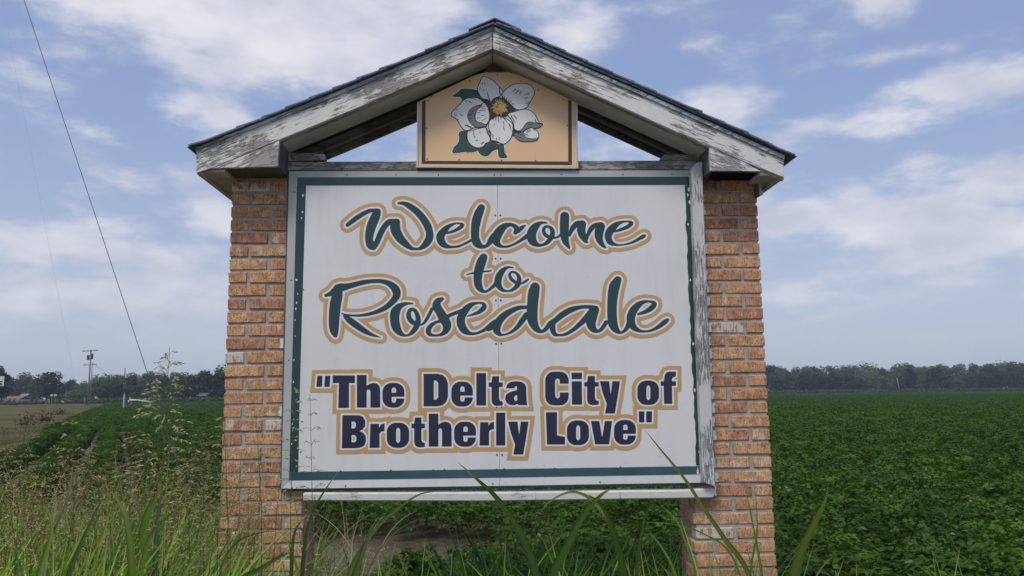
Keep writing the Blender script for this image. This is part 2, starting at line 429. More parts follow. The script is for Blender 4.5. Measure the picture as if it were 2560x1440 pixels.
def sheet_mat():
    mt, t, b = newmat('white_sheet'); b.inputs['Roughness'].default_value = .33; b.inputs['Specular IOR Level'].default_value = .4
    c = tnode(t, 'ShaderNodeTexCoord')
    def nz(scl, mscale, det):
        m_ = tnode(t, 'ShaderNodeMapping'); m_.inputs['Scale'].default_value = mscale; t.links.new(c.outputs['Object'], m_.inputs[0])
        n = tnode(t, 'ShaderNodeTexNoise'); n.inputs['Scale'].default_value = scl; n.inputs['Detail'].default_value = det; n.inputs['Roughness'].default_value = .6
        t.links.new(m_.outputs[0], n.inputs['Vector']); return n
    st, cl, sp = nz(6, (4, 1, .35), 6), nz(1.6, (1, 1, 1), 4), nz(60, (1, 1, 1), 3)
    a = tnode(t, 'ShaderNodeMapRange'); a.inputs['From Min'].default_value = .5; a.inputs['From Max'].default_value = .75; a.inputs['To Min'].default_value = 1; a.inputs['To Max'].default_value = .93; t.links.new(st.outputs[0], a.inputs['Value'])
    d = tnode(t, 'ShaderNodeMapRange'); d.inputs['From Min'].default_value = .3; d.inputs['From Max'].default_value = .7; d.inputs['To Min'].default_value = .93; d.inputs['To Max'].default_value = 1.03; t.links.new(cl.outputs[0], d.inputs['Value'])
    e = tnode(t, 'ShaderNodeMapRange'); e.inputs['From Min'].default_value = .66; e.inputs['From Max'].default_value = .74; e.inputs['To Min'].default_value = 1; e.inputs['To Max'].default_value = .8; t.links.new(sp.outputs[0], e.inputs['Value'])
    m1 = tnode(t, 'ShaderNodeMath', operation='MULTIPLY'); t.links.new(a.outputs[0], m1.inputs[0]); t.links.new(d.outputs[0], m1.inputs[1])
    m2 = tnode(t, 'ShaderNodeMath', operation='MULTIPLY'); t.links.new(m1.outputs[0], m2.inputs[0]); t.links.new(e.outputs[0], m2.inputs[1])
    v = tnode(t, 'ShaderNodeVectorMath', operation='SCALE'); v.inputs[0].default_value = (.74, .735, .725); t.links.new(m2.outputs[0], v.inputs['Scale']); t.links.new(v.outputs[0], b.inputs['Base Color'])
    bp = tnode(t, 'ShaderNodeBump'); bp.inputs['Strength'].default_value = .25; bp.inputs['Distance'].default_value = .02; t.links.new(cl.outputs[0], bp.inputs['Height']); t.links.new(bp.outputs[0], b.inputs['Normal'])
    return mt
M['sheet'] = sheet_mat()
M['backing'] = plain('backing_board', (.10, .10, .10), .9)
M['margin'] = plain('grey_margin', (.46, .455, .44), .5, .08, 3)
M['seam'] = plain('seam_strip', (.33, .33, .33), .7)
M['green'] = plain('green_vinyl', (.022, .052, .056), .28, .12, 6)
M['green_sky'] = plain('sky_tinted_green_vinyl', (.042, .098, .120), .3, .18, 5)  # bottom border strip: sky reflection put into the colour as a paler blue-green
M['navy'] = plain('navy_vinyl', (.022, .024, .052), .32, .10, 6)
M['tan'] = plain('tan_vinyl', (.56, .345, .155), .4, .05, 6)
M['white'] = plain('white_vinyl', (.74, .745, .75), .38, .03, 6)
M['cream'] = plain('peach_board', (.80, .53, .29), .45, .04, 2)
M['brown'] = plain('dark_brown_vinyl', (.05, .032, .036), .45, .1, 6)
M['petal'] = plain('petal_print', (.76, .75, .72), .45, .03, 6)
M['grey'] = plain('grey_print', (.20, .19, .20), .45, .05, 6)
M['ink'] = plain('ink_print', (.022, .018, .022), .5, .1, 6)
M['leafg'] = plain('leaf_print', (.03, .075, .06), .45, .15, 30)
M['yellow'] = plain('stamen_print', (.50, .36, .09), .45, .2, 40)
M['edge'] = plain('aluminium_edge', (.55, .55, .52), .4, .1, 20, 0, .6)
M['screw'] = plain('screw_head', (.09, .09, .09), .5, .2, 20, 0, .5)
# ------------------------------------------------------------------ the sign
sign = empty('welcome_sign', tuple(NN * (DIST * cos(YAW))), YAW)
tag(sign, 'town welcome sign with gabled shingle roof on two brick pillars in tall grass', 'sign')

def z_of(px, py): return L(px, py).z
# brick courses
def chamfer_box(w, dpt, h, c, r):
    bm = bmesh.new()
    v, f = box_vf(-w / 2, w / 2, 0, dpt, 0, h)
    vs = [bm.verts.new((x + r.uniform(-1, 1) * .0016, y + r.uniform(-1, 1) * .0012, z + r.uniform(-1, 1) * .0016)) for x, y, z in v]
    for q in f: bm.faces.new([vs[i] for i in q])
    bmesh.ops.recalc_face_normals(bm, faces=bm.faces)
    bmesh.ops.bevel(bm, geom=bm.edges[:], offset=c, segments=1, affect='EDGES', profile=.5)
    me = bpy.data.meshes.new('brick'); bm.to_mesh(me); bm.free()
    return me
BR = random.Random(3)
KINDS = {}
def brick_mesh(w, dpt, kind, mat):
    key = (round(w, 3), round(dpt, 3), kind, mat)
    if key not in KINDS:
        me = chamfer_box(w, dpt, .0520, .0028, BR); me.materials.append(M[mat]); KINDS[key] = me
    return KINDS[key]
ST, HD, JT = .187, .089, .016
def pillar(x_out, side, top_z, ph, c, label, whites, splash):
    """x_out: outer face; side=+1 when the pillar runs to larger x from its outer face"""
    root = empty('brick_pillar', (0, 0, 0), 0, sign); root['label'] = label
    wide_up, wide_lo, depth = ST + JT + HD, ST * 2 + JT, .30
    step_z = c['step']
    rest = []
    n = int((top_z) / ph) + 1
    X = lambda a: x_out + side * a
    def core(z0, z1, wd):
        a, b_ = sorted((X(.006), X(wd - .006)))
        return box_vf(a, b_, .006, depth - .006, z0, z1)
    v, f = join_vf([core(0, step_z - .001, wide_lo), core(step_z - .001, top_z - .004, wide_up)])
    mobj('mortar_core', v, f, M['mortar'], root)
    k = 0
    z = top_z - .0520
    while z > -.02:
        lower = z < step_z - .03
        wd = wide_lo if lower else wide_up
        A = (k % 2 == 0) == c['first_stretcher']
        # front face: list of (start, width, brick depth)
        if not lower:
            fr = [(0, ST, HD), (ST + JT, HD, ST)] if A else [(0, HD, ST), (HD + JT, ST, HD)]
        else:
            fr = [(0, ST, HD), (ST + JT, ST, HD)] if A else [(0, HD, ST), (HD + JT, ST, HD), (HD + ST + 2 * JT, HD, ST)]
        vis = z > .66
        for q, (s0, w, dp) in enumerate(fr):
            cx = X(s0 + w / 2)
            mat = 'brick_w' if (k, q) in whites else ('brick_s' if (k, q) in splash or BR.random() < .10 else 'brick')
            w2 = w * BR.uniform(.975, 1.012)
            dz, dy = BR.uniform(-.0018, .0018), BR.uniform(-.003, .0025)
            if vis:
                o = bpy.data.objects.new('brick', brick_mesh(w, dp, BR.randrange(3), mat)); link(o, root)
                o.location = (cx, dy, z + dz); o.scale = (w2 / w, 1, 1); o.rotation_euler = (0, BR.uniform(-.008, .008), BR.uniform(-.01, .01))
                if mat == 'brick_w': o['label'] = 'brick whitened by old paint'
            else:
                rest.append(box_vf(cx - w / 2, cx + w / 2, 0, dp, z, z + .0520))
        # side faces: what fills behind the front brick on the outer and inner face
        for which in (0, 1):
            dp = fr[0][2] if which == 0 else fr[-1][2]
            s0, w = dp + JT, depth - dp - JT
            xe = X(0) if which == 0 else X(wd)
            dirn = side if which == 0 else -side
            xa, xb = sorted((xe, xe + dirn * (HD - .012)))
            if vis:
                o = bpy.data.objects.new('brick', brick_mesh(w, HD - .012, BR.randrange(2), 'brick')); link(o, root)
                # turned so that its long face looks sideways
                o.rotation_euler = (0, 0, pi / 2 if dirn < 0 else -pi / 2)
                o.location = (xe + BR.uniform(-.002, .002) , s0 + w / 2, z)
            else:
                rest.append(box_vf(xa, xb, s0, depth, z, z + .0520))
        # back face
        off = ST if A else HD
        p = HD
        while p + .05 < wd - HD:
            w = min(off, wd - HD - p); xa, xb = sorted((X(p + JT), X(p + w - .001)))
            if xb - xa > .03: rest.append(box_vf(xa, xb, depth - HD + .02, depth - .001, z, z + .0520))
            p += w + .001; off = ST
        z -= ph; k += 1
    v, f = join_vf(rest)
    o = mobj('brickwork', v, f, M['brick'], root); o['kind'] = 'stuff'; o['label'] = 'bricks at the back and foot of the pillar'
    return root

# course pitch measured on the pillars
zl1, zl2 = z_of(560, 813), z_of(546, 1404)
PL = (zl1 - zl2) / 17
zr1, zr2 = z_of(1915, 904), z_of(1942, 1422.6)
PR = (zr1 - zr2) / 15
topL = z_of(640, 426) ; topR = z_of(1830, 461.5)
# snap the top so that courses fall where they are in the photograph
topL = zl1 + PL * round((topL - zl1) / PL); topR = zr1 + PR * round((topR - zr1) / PR)
XL = -1.257; XR = 1.419
pillar(XL, 1, topL, PL, dict(step=z_of(700, 1229), first_stretcher=False), 'left brick pillar with a whitened brick near its top',
       {(1, 0), (14, 0), (19, 1), (25, 2)}, {(1, 1), (5, 1), (6, 1), (7, 1), (16, 1), (22, 0)})
pillar(XR, -1, topR, PR, dict(step=z_of(1800, 1248), first_stretcher=True), 'right brick pillar with pale smears along the frame',
       {(11, 1), (26, 1)}, {(1, 1), (4, 1), (6, 1), (8, 1), (9, 1), (10, 1), (12, 1)})

# white paint dragged onto the bricks beside the frame
pr_ = random.Random(41)
def smear(parent, xe, sgn, z0, h):
    w = pr_.uniform(.006, .024); n = 5; y = -.0042
    V = [(xe, y, z0 + .002)]; 
    for i in range(n + 1): V.append((xe + sgn * w * pr_.uniform(.45, 1.1), y, z0 + .003 + (h - .006) * i / n))
    V.append((xe, y, z0 + h - .002)); V2 = [(x, y + .0016, z) for x, y, z in V]; k = len(V)
    f = [tuple(range(k)), tuple(reversed(range(k, 2 * k)))] + [(i, k + i, k + (i + 1) % k, (i + 1) % k) for i in range(k)]
    mobj('paint_smear', V + V2, f, M['white'], parent)
PILL = [o_ for o_ in sign.children if o_.name.startswith('brick_pillar')]
for k in range(0, 24):
    z = topR - .0520 - k * PR
    if k > 0 and pr_.random() < .78: smear(PILL[1], XR - (ST + JT + HD) + .004, 1, z, .052)
for k in range(0, 20):
    z = topL - .0520 - k * PL
    if pr_.random() < (.75 if 3 < k < 9 or k < 2 else .2): smear(PILL[0], XL + (ST + JT + HD) - .004, -1, z, .052)

# ---- main board: two sheets on a backing, green band, lettering
DB = -.035
seamx = lambda y: 1243.5 + (y - 450) * 5.5 / 750
board = empty('sign_board', (0, 0, 0), 0, sign); board['label'] = 'white two-sheet board with green border and lettering'
slab('backing_board', [(722, 427), (1752, 425), (1782, 1205), (706, 1221)], DB + .004, DB + .022, M['backing'], board)
slab('sheet', [(723, 429), (seamx(429) - .45, 428), (seamx(1215) - .45, 1214.5), (703.5, 1222)], DB, DB + .003, M['sheet'], board, 0)
slab('sheet', [(seamx(429) + .45, 428), (1752, 426), (1783, 1206), (seamx(1215) + .45, 1214.5)], DB, DB + .003, M['sheet'], board, 0)

def lay(name, pxs, d, mat, parent, th=.0003):
    return slab(name, pxs, d, d + th, mat, parent, 0)
slab('seam_strip', [(1236, 430), (1251, 430), (1257, 1212), (1241, 1212)], DB + .0032, DB + .0038, M['seam'], board, 0)
lay('margin_strip', [(722.6, 428.6), (742.4, 443), (723.2, 1179.7), (722.0, 1202), (703.2, 1222)], DB - .0009, M['margin'], board, .0006)
lay('margin_strip', [(723, 428.2), (1752, 425.6), (1728, 441.8), (742.8, 443.3)], DB - .0009, M['margin'], board, .0006)
# green band (four strips, the right one ragged where the film has curled)
b0 = DB - .0006
lay('border_strip', [(743, 443.5), (1727, 442), (1727.5, 462.5), (743, 464)], b0, M['green'], board)
lay('border_strip', [(742.5, 464.2), (765, 464.2), (754.5, 800), (749, 1000), (745.5, 1179.5), (723, 1179.5), (732.5, 800)], b0, M['green'], board)
lay('border_strip', [(723, 1180), (1240, 1173), (1756, 1165), (1756.5, 1186), (1240, 1194.5), (722.5, 1201.5)], b0, M['green_sky'], board)
rr = random.Random(5)
ins = [(1711 + (y - 463) * (1741 - 1711) / 700 + rr.uniform(-2.2, 2.0), y) for y in range(465, 1160, 16)]
lay('border_strip', [(1714, 463.2)] + ins + [(1741, 1164), (1757, 1164), (1728, 463.2)], b0, M['green'], board)
# curled flakes of film at the frame
def chip(cx, cy, s, mat, r, parent):
    pts = []
    n = r.randrange(5, 8)
    a0 = r.uniform(0, 6)
    for i in range(n):
        a = a0 + 2 * pi * i / n
        pts.append((cx + cos(a) * s * r.uniform(.25, .9), cy + sin(a) * s * r.uniform(.6, 1.8)))
    return lay('film_chip', pts, DB - .0016 - r.uniform(0, .0006), mat, parent)
for cx, cy, s in [(1722, 472, 5), (1719, 486, 4), (1724, 505, 4), (1720, 560, 3), (1752, 1160, 7), (1744, 1178, 6), (1750, 1190, 5), (1748, 1130, 3),
                  (1726, 700, 3), (1733, 860, 3), (1737, 975, 4), (742, 757, 3.2), (740, 772, 2.6), (741, 700, 3), (738, 800, 2), (757, 488, 4), (756, 530, 3.5),
                  (754, 545, 2.5), (735, 900, 2), (733, 955, 2.5), (731, 1060, 2.2), (729, 1110, 2), (738, 840, 2), (744, 735, 2)]:
    chip(cx, cy, s, M['white'], rr, board)

# screws
def disc_vf(c, r, h, n=8):
    V = [(c[0], c[1] - h, c[2])] + [(c[0] + r * cos(2 * pi * i / n), c[1] - h * .7, c[2] + r * sin(2 * pi * i / n)) for i in range(n)] \
        + [(c[0] + r * 1.15 * cos(2 * pi * i / n), c[1], c[2] + r * 1.15 * sin(2 * pi * i / n)) for i in range(n)]
    Fc = []
    for i in range(n):
        j = (i + 1) % n
        Fc += [(0, 1 + i, 1 + j), (1 + i, 1 + n + i, 1 + n + j, 1 + j)]
    return V, Fc
v, f = disc_vf((0, 0, 0), .0043, .0028)
screw_me = mesh_data('screw', v, f, M['screw'])
def screw(px, py, d, parent, s=1.0):
    o = bpy.data.objects.new('screw', screw_me); link(o, parent); p = L(px, py, d); o.location = p; o.scale = (s, s, s)
for y in (538, 646, 750.5, 859, 1018, 1137):
    for dx in (-6, 6.5):
        screw(seamx(y) + dx, y, DB - .0004, board, .95)
for px, py in [(868, 437), (990, 437), (1096, 437), (1236, 437), (1252, 437), (1403, 436), (1557, 436), (1680, 436), (852, 1177.5), (977, 1175.5), (1083, 1175), (1111, 1174),
               (1241, 1173), (1260, 1172), (1387, 1171), (1551, 1167.5), (864, 1215), (1232, 1209), (1500, 1205), (760, 575), (758, 724), (752, 1130), (745, 640),
               (1716, 572), (1724, 695), (1734, 830), (1741, 1000), (736, 480), (728, 700), (722, 900)]:
    screw(px, py, DB - .0008, board, .8)

# ---- lettering from signed distance fields
def catmull(P, n=5):
    P = np.array(P, float)
    if len(P) < 3: 
        return np.array([P[0] + (P[-1] - P[0]) * t for t in np.linspace(0, 1, 3)])
    Q = np.vstack([2 * P[0] - P[1], P, 2 * P[-1] - P[-2]])
    o = []
    for i in range(1, len(Q) - 2):
        for t in np.linspace(0, 1, n, endpoint=False):
            a, b_, c, d = Q[i - 1], Q[i], Q[i + 1], Q[i + 2]
            o.append(.5 * (2 * b_ + (c - a) * t + (2 * a - 5 * b_ + 4 * c - d) * t * t + (3 * b_ - a - 3 * c + d) * t ** 3))
    o.append(Q[-2]); return np.array(o)
class Field:
    def __init__(s, x0, x1, z0, z1, st):
        s.x0, s.z0, s.st = x0, z0, st
        s.nx, s.nz = int((x1 - x0) / st) + 2, int((z1 - z0) / st) + 2
        s.D = np.full((s.nz, s.nx), 9.0)
    def win(s, xa, xb, za, zb):
        i0, i1 = max(0, int((xa - s.x0) / s.st)), min(s.nx, int((xb - s.x0) / s.st) + 2)
        j0, j1 = max(0, int((za - s.z0) / s.st)), min(s.nz, int((zb - s.z0) / s.st) + 2)
        X, Z = np.meshgrid(s.x0 + np.arange(i0, i1) * s.st, s.z0 + np.arange(j0, j1) * s.st)
        return (slice(j0, j1), slice(i0, i1)), X, Z
    def stroke(s, P, mg=.045):
        """P (n,3) local x, z, radius"""
        for a, b_ in zip(P[:-1], P[1:]):
            r = max(a[2], b_[2]) + mg
            w, X, Z = s.win(min(a[0], b_[0]) - r, max(a[0], b_[0]) + r, min(a[1], b_[1]) - r, max(a[1], b_[1]) + r)
            dx, dz = b_[0] - a[0], b_[1] - a[1]; l2 = dx * dx + dz * dz + 1e-12
            t = np.clip(((X - a[0]) * dx + (Z - a[1]) * dz) / l2, 0, 1)
            d = np.hypot(X - a[0] - t * dx, Z - a[1] - t * dz) - (a[2] + t * (b_[2] - a[2]))
            s.D[w] = np.minimum(s.D[w], d)
    def polydist(s, P, X, Z, miter):
        n = len(P); d = np.full(X.shape, 9.0); inside = np.zeros(X.shape, bool)
        area = sum(P[i][0] * P[(i + 1) % n][1] - P[(i + 1) % n][0] * P[i][1] for i in range(n))
        if area < 0: P = P[::-1]
        for i in range(n):
            a, b_ = P[i], P[(i + 1) % n]
            dx, dz = b_[0] - a[0], b_[1] - a[1]; l2 = dx * dx + dz * dz + 1e-14
            t = np.clip(((X - a[0]) * dx + (Z - a[1]) * dz) / l2, 0, 1)
            d = np.minimum(d, np.hypot(X - a[0] - t * dx, Z - a[1] - t * dz))
            c = ((a[1] > Z) != (b_[1] > Z)) & (X < (b_[0] - a[0]) * (Z - a[1]) / (b_[1] - a[1] + 1e-14) + a[0])
            inside ^= c
        if miter:
            for i in range(n):
                p0, v, p1 = P[i - 1], P[i], P[(i + 1) % n]
                e1 = np.array([v[0] - p0[0], v[1] - p0[1]]); e2 = np.array([p1[0] - v[0], p1[1] - v[1]])
                e1 = e1 / (np.hypot(*e1) + 1e-12); e2 = e2 / (np.hypot(*e2) + 1e-12)
                cr_, dt = e1[0] * e2[1] - e1[1] * e2[0], e1 @ e2
                if cr_ > .6 and dt > -.6:
                    wx, wz = X - v[0], Z - v[1]
                    s1 = wx * e1[1] - wz * e1[0]; s2 = wx * e2[1] - wz * e2[0]
                    reg = (wx * e1[0] + wz * e1[1] > 0) & (wx * e2[0] + wz * e2[1] < 0)
                    d = np.where(reg, np.minimum(d, np.maximum(s1, s2)), d)
        return np.where(inside, -d, d)
    def glyph(s, outers, holes=(), mg=.045, miter=True):
        allp = [p for o in outers for p in o]
        xs, zs = [p[0] for p in allp], [p[1] for p in allp]
        w, X, Z = s.win(min(xs) - mg, max(xs) + mg, min(zs) - mg, max(zs) + mg)
        d = np.full(X.shape, 9.0)
        for o in outers: d = np.minimum(d, s.polydist(o, X, Z, miter))
        for h in holes: d = np.maximum(d, -s.polydist(h, X, Z, False))
        s.D[w] = np.minimum(s.D[w], d)
    def loops(s, lvl):
        D = s.D - lvl; D = np.where(np.abs(D) < 1e-9, 1e-9, D)
        segs = {}
        ins = D < 0
        mixed = (ins[:-1, :-1].astype(int) + ins[:-1, 1:] + ins[1:, :-1] + ins[1:, 1:])
        js, is_ = np.nonzero((mixed > 0) & (mixed < 4))
        nx = s.nx
        def pt(key):
            o, j, i = key
            if o == 0: a, b_ = D[j, i], D[j, i + 1]; t = a / (a - b_); return (s.x0 + (i + t) * s.st, s.z0 + j * s.st)
            a, b_ = D[j, i], D[j + 1, i]; t = a / (a - b_); return (s.x0 + i * s.st, s.z0 + (j + t) * s.st)
        nxt = {}
        for j, i in zip(js.tolist(), is_.tolist()):
            a, b_, c, d = ins[j, i], ins[j, i + 1], ins[j + 1, i + 1], ins[j + 1, i]
            B, R, T, Lf = (0, j, i), (1, j, i + 1), (0, j + 1, i), (1, j, i)
            code = a * 1 + b_ * 2 + c * 4 + d * 8
            tab = {1: [(B, Lf)], 2: [(R, B)], 3: [(R, Lf)], 4: [(T, R)], 6: [(T, B)], 7: [(T, Lf)], 8: [(Lf, T)], 9: [(B, T)],
                   11: [(R, T)], 12: [(Lf, R)], 13: [(B, R)], 14: [(Lf, B)], 5: [(B, Lf), (T, R)], 10: [(R, B), (Lf, T)]}[int(code)]
            for p, q in tab: nxt[p] = q
        out_ = []
        while nxt:
            st_, cur = next(iter(nxt.items())); lp = [st_]; nxt.pop(st_)
            while cur != st_ and cur in nxt:
                lp.append(cur); cur = nxt.pop(cur)
            out_.append([pt(k_) for k_ in lp])
        return out_
def rdp(P, eps):
    P = np.array(P)
    if len(P) < 6: return P
    keep = np.zeros(len(P), bool); far = int(np.argmax(np.hypot(*(P - P[0]).T))); keep[0] = keep[far] = True
    st_ = [(0, far), (far, len(P))]
    PP = np.vstack([P, P[:1]])
    while st_:
        a, b_ = st_.pop()
        if b_ - a < 2: continue
        A, B = PP[a], PP[b_]; d = B - A; l = np.hypot(*d) + 1e-12
        q = PP[a + 1:b_] - A; dist = np.abs(q[:, 0] * d[1] - q[:, 1] * d[0]) / l
        k = int(np.argmax(dist))
        if dist[k] > eps:
            k += a + 1; keep[k] = True; st_ += [(a, k), (k, b_)]
    return P[keep]
def loops_obj(name, loops, d, mat, parent, th=.0002, eps=.00022):
    cu = bpy.data.curves.new(name, 'CURVE'); cu.dimensions = '2D'; cu.fill_mode = 'BOTH'; cu.extrude = th / 2
    for lp in loops:
        if len(lp) < 5: continue
        P = rdp(lp, eps)
        if len(P) < 3: continue
        sp = cu.splines.new('POLY'); sp.points.add(len(P) - 1)
        sp.points.foreach_set('co', [c_ for p in P for c_ in (p[0], p[1], 0, 1)]); sp.use_cyclic_u = True
    tmp = bpy.data.objects.new('tmp', cu)
    COL.objects.link(tmp)
    dg = bpy.context.evaluated_depsgraph_get(); me = bpy.data.meshes.new_from_object(tmp.evaluated_get(dg))
    bpy.data.objects.remove(tmp); me.name = name
    R = Matrix.Rotation(pi / 2, 4, 'X')
    me.transform(Matrix.Translation((0, d, 0)) @ R)
    me.materials.clear(); me.materials.append(mat)
    o = bpy.data.objects.new(name, me); return link(o, parent)

def loops_parts(name, loops, d, mat, parent, label=None):
    ar = lambda P: .5 * sum(P[i - 1][0] * P[i][1] - P[i][0] * P[i - 1][1] for i in range(len(P)))
    def inside(p, P):
        c = False
        for i in range(len(P)):
            a, b_ = P[i - 1], P[i]
            if (a[1] > p[1]) != (b_[1] > p[1]) and p[0] < (b_[0] - a[0]) * (p[1] - a[1]) / (b_[1] - a[1]) + a[0]: c = not c
        return c
    loops = [l for l in loops if len(l) > 5]
    outer = [l for l in loops if ar(l) > 0]; holes = [l for l in loops if ar(l) <= 0]
    for o_ in outer:
        mine = [h for h in holes if inside(h[0], o_)]
        ob = loops_obj(name, [o_] + mine, d, mat, parent)
        if label: ob['label'] = label
PXM = DIST / F_PX          # metres per pixel near the board
def zc(x0, y0, s): return lambda u, v: (x0 + u / s, y0 + v / s)
Z1, Z2, Z3 = zc(780, 460, 5.3333), zc(1140, 470, 3.6917), zc(780, 640, 5.12)
SCRIPT = {
 'welcome': (Z1, 5.3333, [
  [(475,545,28),(560,480,34),(660,412,33),(760,362,28),(840,348,22)],
  [(868,375,52),(850,430,62),(805,530,66),(772,640,60),(762,740,52),(785,815,56),(822,850,32)],
  [(825,850,32),(865,780,38),(915,660,40),(970,565,40),(1030,508,40),(1100,492,26),(1140,495,30)],
  [(1125,510,50),(1110,570,68),(1125,640,66),(1180,730,58),(1260,810,42),(1330,858,26),(1395,868,17),(1450,855,26),(1510,808,44),(1560,735,53),(1568,650,50),(1540,560,52),(1480,460,50),(1400,370,47),(1300,295,40),(1220,258,26),(1150,256,14)],
  [(1800,655,14),(1880,632,20),(1960,592,25),(2003,550,28),(1970,526,12),(1900,530,15),(1830,562,28),(1765,620,46),(1712,700,56),(1732,780,50),(1785,825,34),(1860,840,18),(1950,832,17),(2050,790,16),(2120,752,17),(2170,725,18)],
  [(2258,318,50),(2220,400,61),(2190,500,62),(2175,600,57),(2174,700,55),(2195,780,58),(2250,830,35),(2310,838,20),(2360,800,25),(2400,750,34)]]),
 'welcome2': (Z2, 3.6917, [
  [(240,545,12),(290,528,18),(320,485,28),(352,450,36)],
  [(545,345,12),(505,338,16),(450,352,28),(402,400,42),(368,465,44),(385,518,26),(425,540,13),(480,540,11),(550,512,12),(610,475,16),(655,445,22)],
  [(505,338,14),(548,358,22),(562,385,26),(548,412,20)],
  [(575,400,18),(605,368,20),(640,346,6)],
  [(838,322,7),(785,322,15),(735,355,34),(698,415,44),(702,480,42),(740,520,24),(790,527,13),(845,500,20),(886,440,24),(888,390,21),(858,358,13),(820,362,14),(808,395,17),(822,430,18),(865,455,15),(925,458,10),(970,430,13)],
  [(1003,262,43),(1000,340,43),(1000,420,41),(1010,490,32),(1043,552,12)],
  [(1050,440,10),(1068,385,22),(1110,335,27),(1160,325,26)],
  [(1163,335,38),(1155,390,40),(1168,440,34),(1193,488,19),(1208,500,12)],
  [(1200,490,12),(1218,430,17),(1252,370,24),(1295,340,20),(1340,345,28)],
  [(1334,355,42),(1318,420,42),(1325,480,32),(1355,530,19),(1386,553,5)],
  [(1450,405,8),(1510,388,14),(1580,360,18),(1618,326,19),(1590,310,9),(1530,315,12),(1470,345,28),(1420,400,37),(1404,450,33),(1422,498,28),(1470,523,13),(1540,525,8),(1620,505,11),(1680,475,15),(1722,450,18),(1742,440,12)]]),
 'to': (Z2, 3.6917, [
  [(254,640,36),(232,690,44),(208,770,43),(200,850,38),(212,910,34),(245,950,18),(280,955,12),(330,920,15),(370,880,20)],
  [(98,799,5),(150,786,8),(230,775,8),(310,766,8),(328,763,4)],
  [(528,735,6),(475,733,12),(425,770,26),(392,830,33),(390,890,31),(425,938,18),(475,952,9),(525,938,15),(572,890,24),(582,830,20),(555,785,12),(515,776,11),(494,800,13),(510,840,16),(555,875,15),(600,882,9),(640,862,13),(668,842,8)]]),
 'rosedale': (Z3, 5.12, [
  [(330,415,55),(325,500,68),(300,620,72),(288,740,70),(282,860,66),(285,950,55),(302,1020,26)],
  [(178,505,20),(240,482,31),(300,440,45),(355,400,48),(400,395,42)],
  [(400,402,48),(500,378,36),(640,342,32),(780,322,27),(900,325,28),(1000,360,38),(1072,430,52),(1082,510,48),(1025,590,40),(935,665,34),(820,718,26),(700,750,20),(580,763,15),(450,755,12),(380,735,8)],
  [(420,770,22),(480,820,40),(560,880,42),(660,950,35),(760,1005,22),(882,1044,3)],
  [(1290,608,9),(1200,612,22),(1115,650,42),(1066,720,60),(1060,820,58),(1082,920,55),(1145,1000,28),(1220,1016,13),(1290,970,30),(1348,880,36),(1358,790,32),(1320,700,24),(1265,685,22),(1237,740,30),(1252,810,32),(1312,862,28),(1390,880,12),(1440,850,18),(1490,770,22),(1535,680,22)],
  [(1668,550,22),(1612,578,40),(1595,640,55),(1640,720,56),(1685,800,64),(1728,880,56),(1715,950,42),(1660,1002,22),(1580,1017,14),(1505,1000,26),(1490,950,34),(1522,893,28),(1580,852,19),(1640,835,18)],
  [(1700,790,30),(1745,768,24),(1810,740,23),(1880,712,22),(1930,690,20)],
  [(1990,770,8),(2060,748,16),(2140,715,26),(2203,655,34),(2185,608,18),(2120,601,14),(2040,625,30),(1965,690,47),(1912,780,53),(1908,870,53),(1952,950,46),(2020,990,24),(2100,990,17),(2200,950,21),(2290,885,33),(2340,835,24)]]),
 'rosedale2': (Z2, 3.6917, [
  [(300,1310,14),(350,1270,30)],
  [(655,1100,16),(580,1106,20),(500,1140,27),(430,1190,33),(385,1250,38),(375,1310,34),(402,1348,19),(440,1355,9),(500,1335,12),(560,1290,19),(610,1225,26),(650,1170,26)],
  [(729,915,44),(715,980,53),(706,1080,50),(703,1180,50),(712,1240,44),(745,1300,30),(790,1325,16),(830,1300,20),(870,1250,24)],
  [(880,1248,28),(920,1220,26),(980,1170,29),(1060,1125,27),(1150,1100,18),(1230,1098,18),(1290,1112,26)],
  [(893,1260,24),(893,1310,26),(912,1348,20),(950,1358,11),(1010,1350,14),(1080,1310,18),(1150,1250,24),(1200,1200,28),(1250,1140,30)],
  [(1283,1125,38),(1256,1190,46),(1245,1250,44),(1265,1300,32),(1305,1322,16),(1345,1300,18),(1385,1240,20)],
  [(1492,850,36),(1462,910,50),(1447,990,48),(1440,1080,45),(1440,1180,45),(1450,1260,44),(1480,1312,28),(1520,1335,12),(1562,1310,17),(1592,1260,24),(1620,1190,30)],
  [(1680,1165,10),(1740,1145,18),(1800,1110,25),(1830,1070,22),(1800,1050,12),(1740,1050,15),(1680,1082,30),(1632,1140,38),(1612,1210,40),(1628,1270,34),(1670,1308,21),(1730,1324,11),(1800,1315,12),(1870,1280,19),(1922,1240,23),(1952,1218,16)]]),
}
def to_local(zf, s, pts, d=DB):
    o = []
    for u, v, r in pts:
        p = L(*zf(u, v), d); o.append((p.x, p.z, r / s * PXM * .99))
    return np.array(o)
p0, p1 = L(790, 880, DB), L(1700, 480, DB)
FS = Field(p0.x - .03, p1.x + .03, p0.z - .03, p1.z + .03, .0022)
for key, (zf, s, strokes) in SCRIPT.items():
    for st in strokes:
        FS.stroke(catmull(to_local(zf, s, st), 5))
b1 = DB - .0010
loops_obj('lettering_outline', FS.loops(14.2 * PXM), b1, M['tan'], board)
loops_obj('lettering_outline', FS.loops(4.9 * PXM), b1 - .0004, M['white'], board)
loops_parts('script_lettering', FS.loops(0.0), b1 - .0008, M['green'], board, 'dark green brush script')

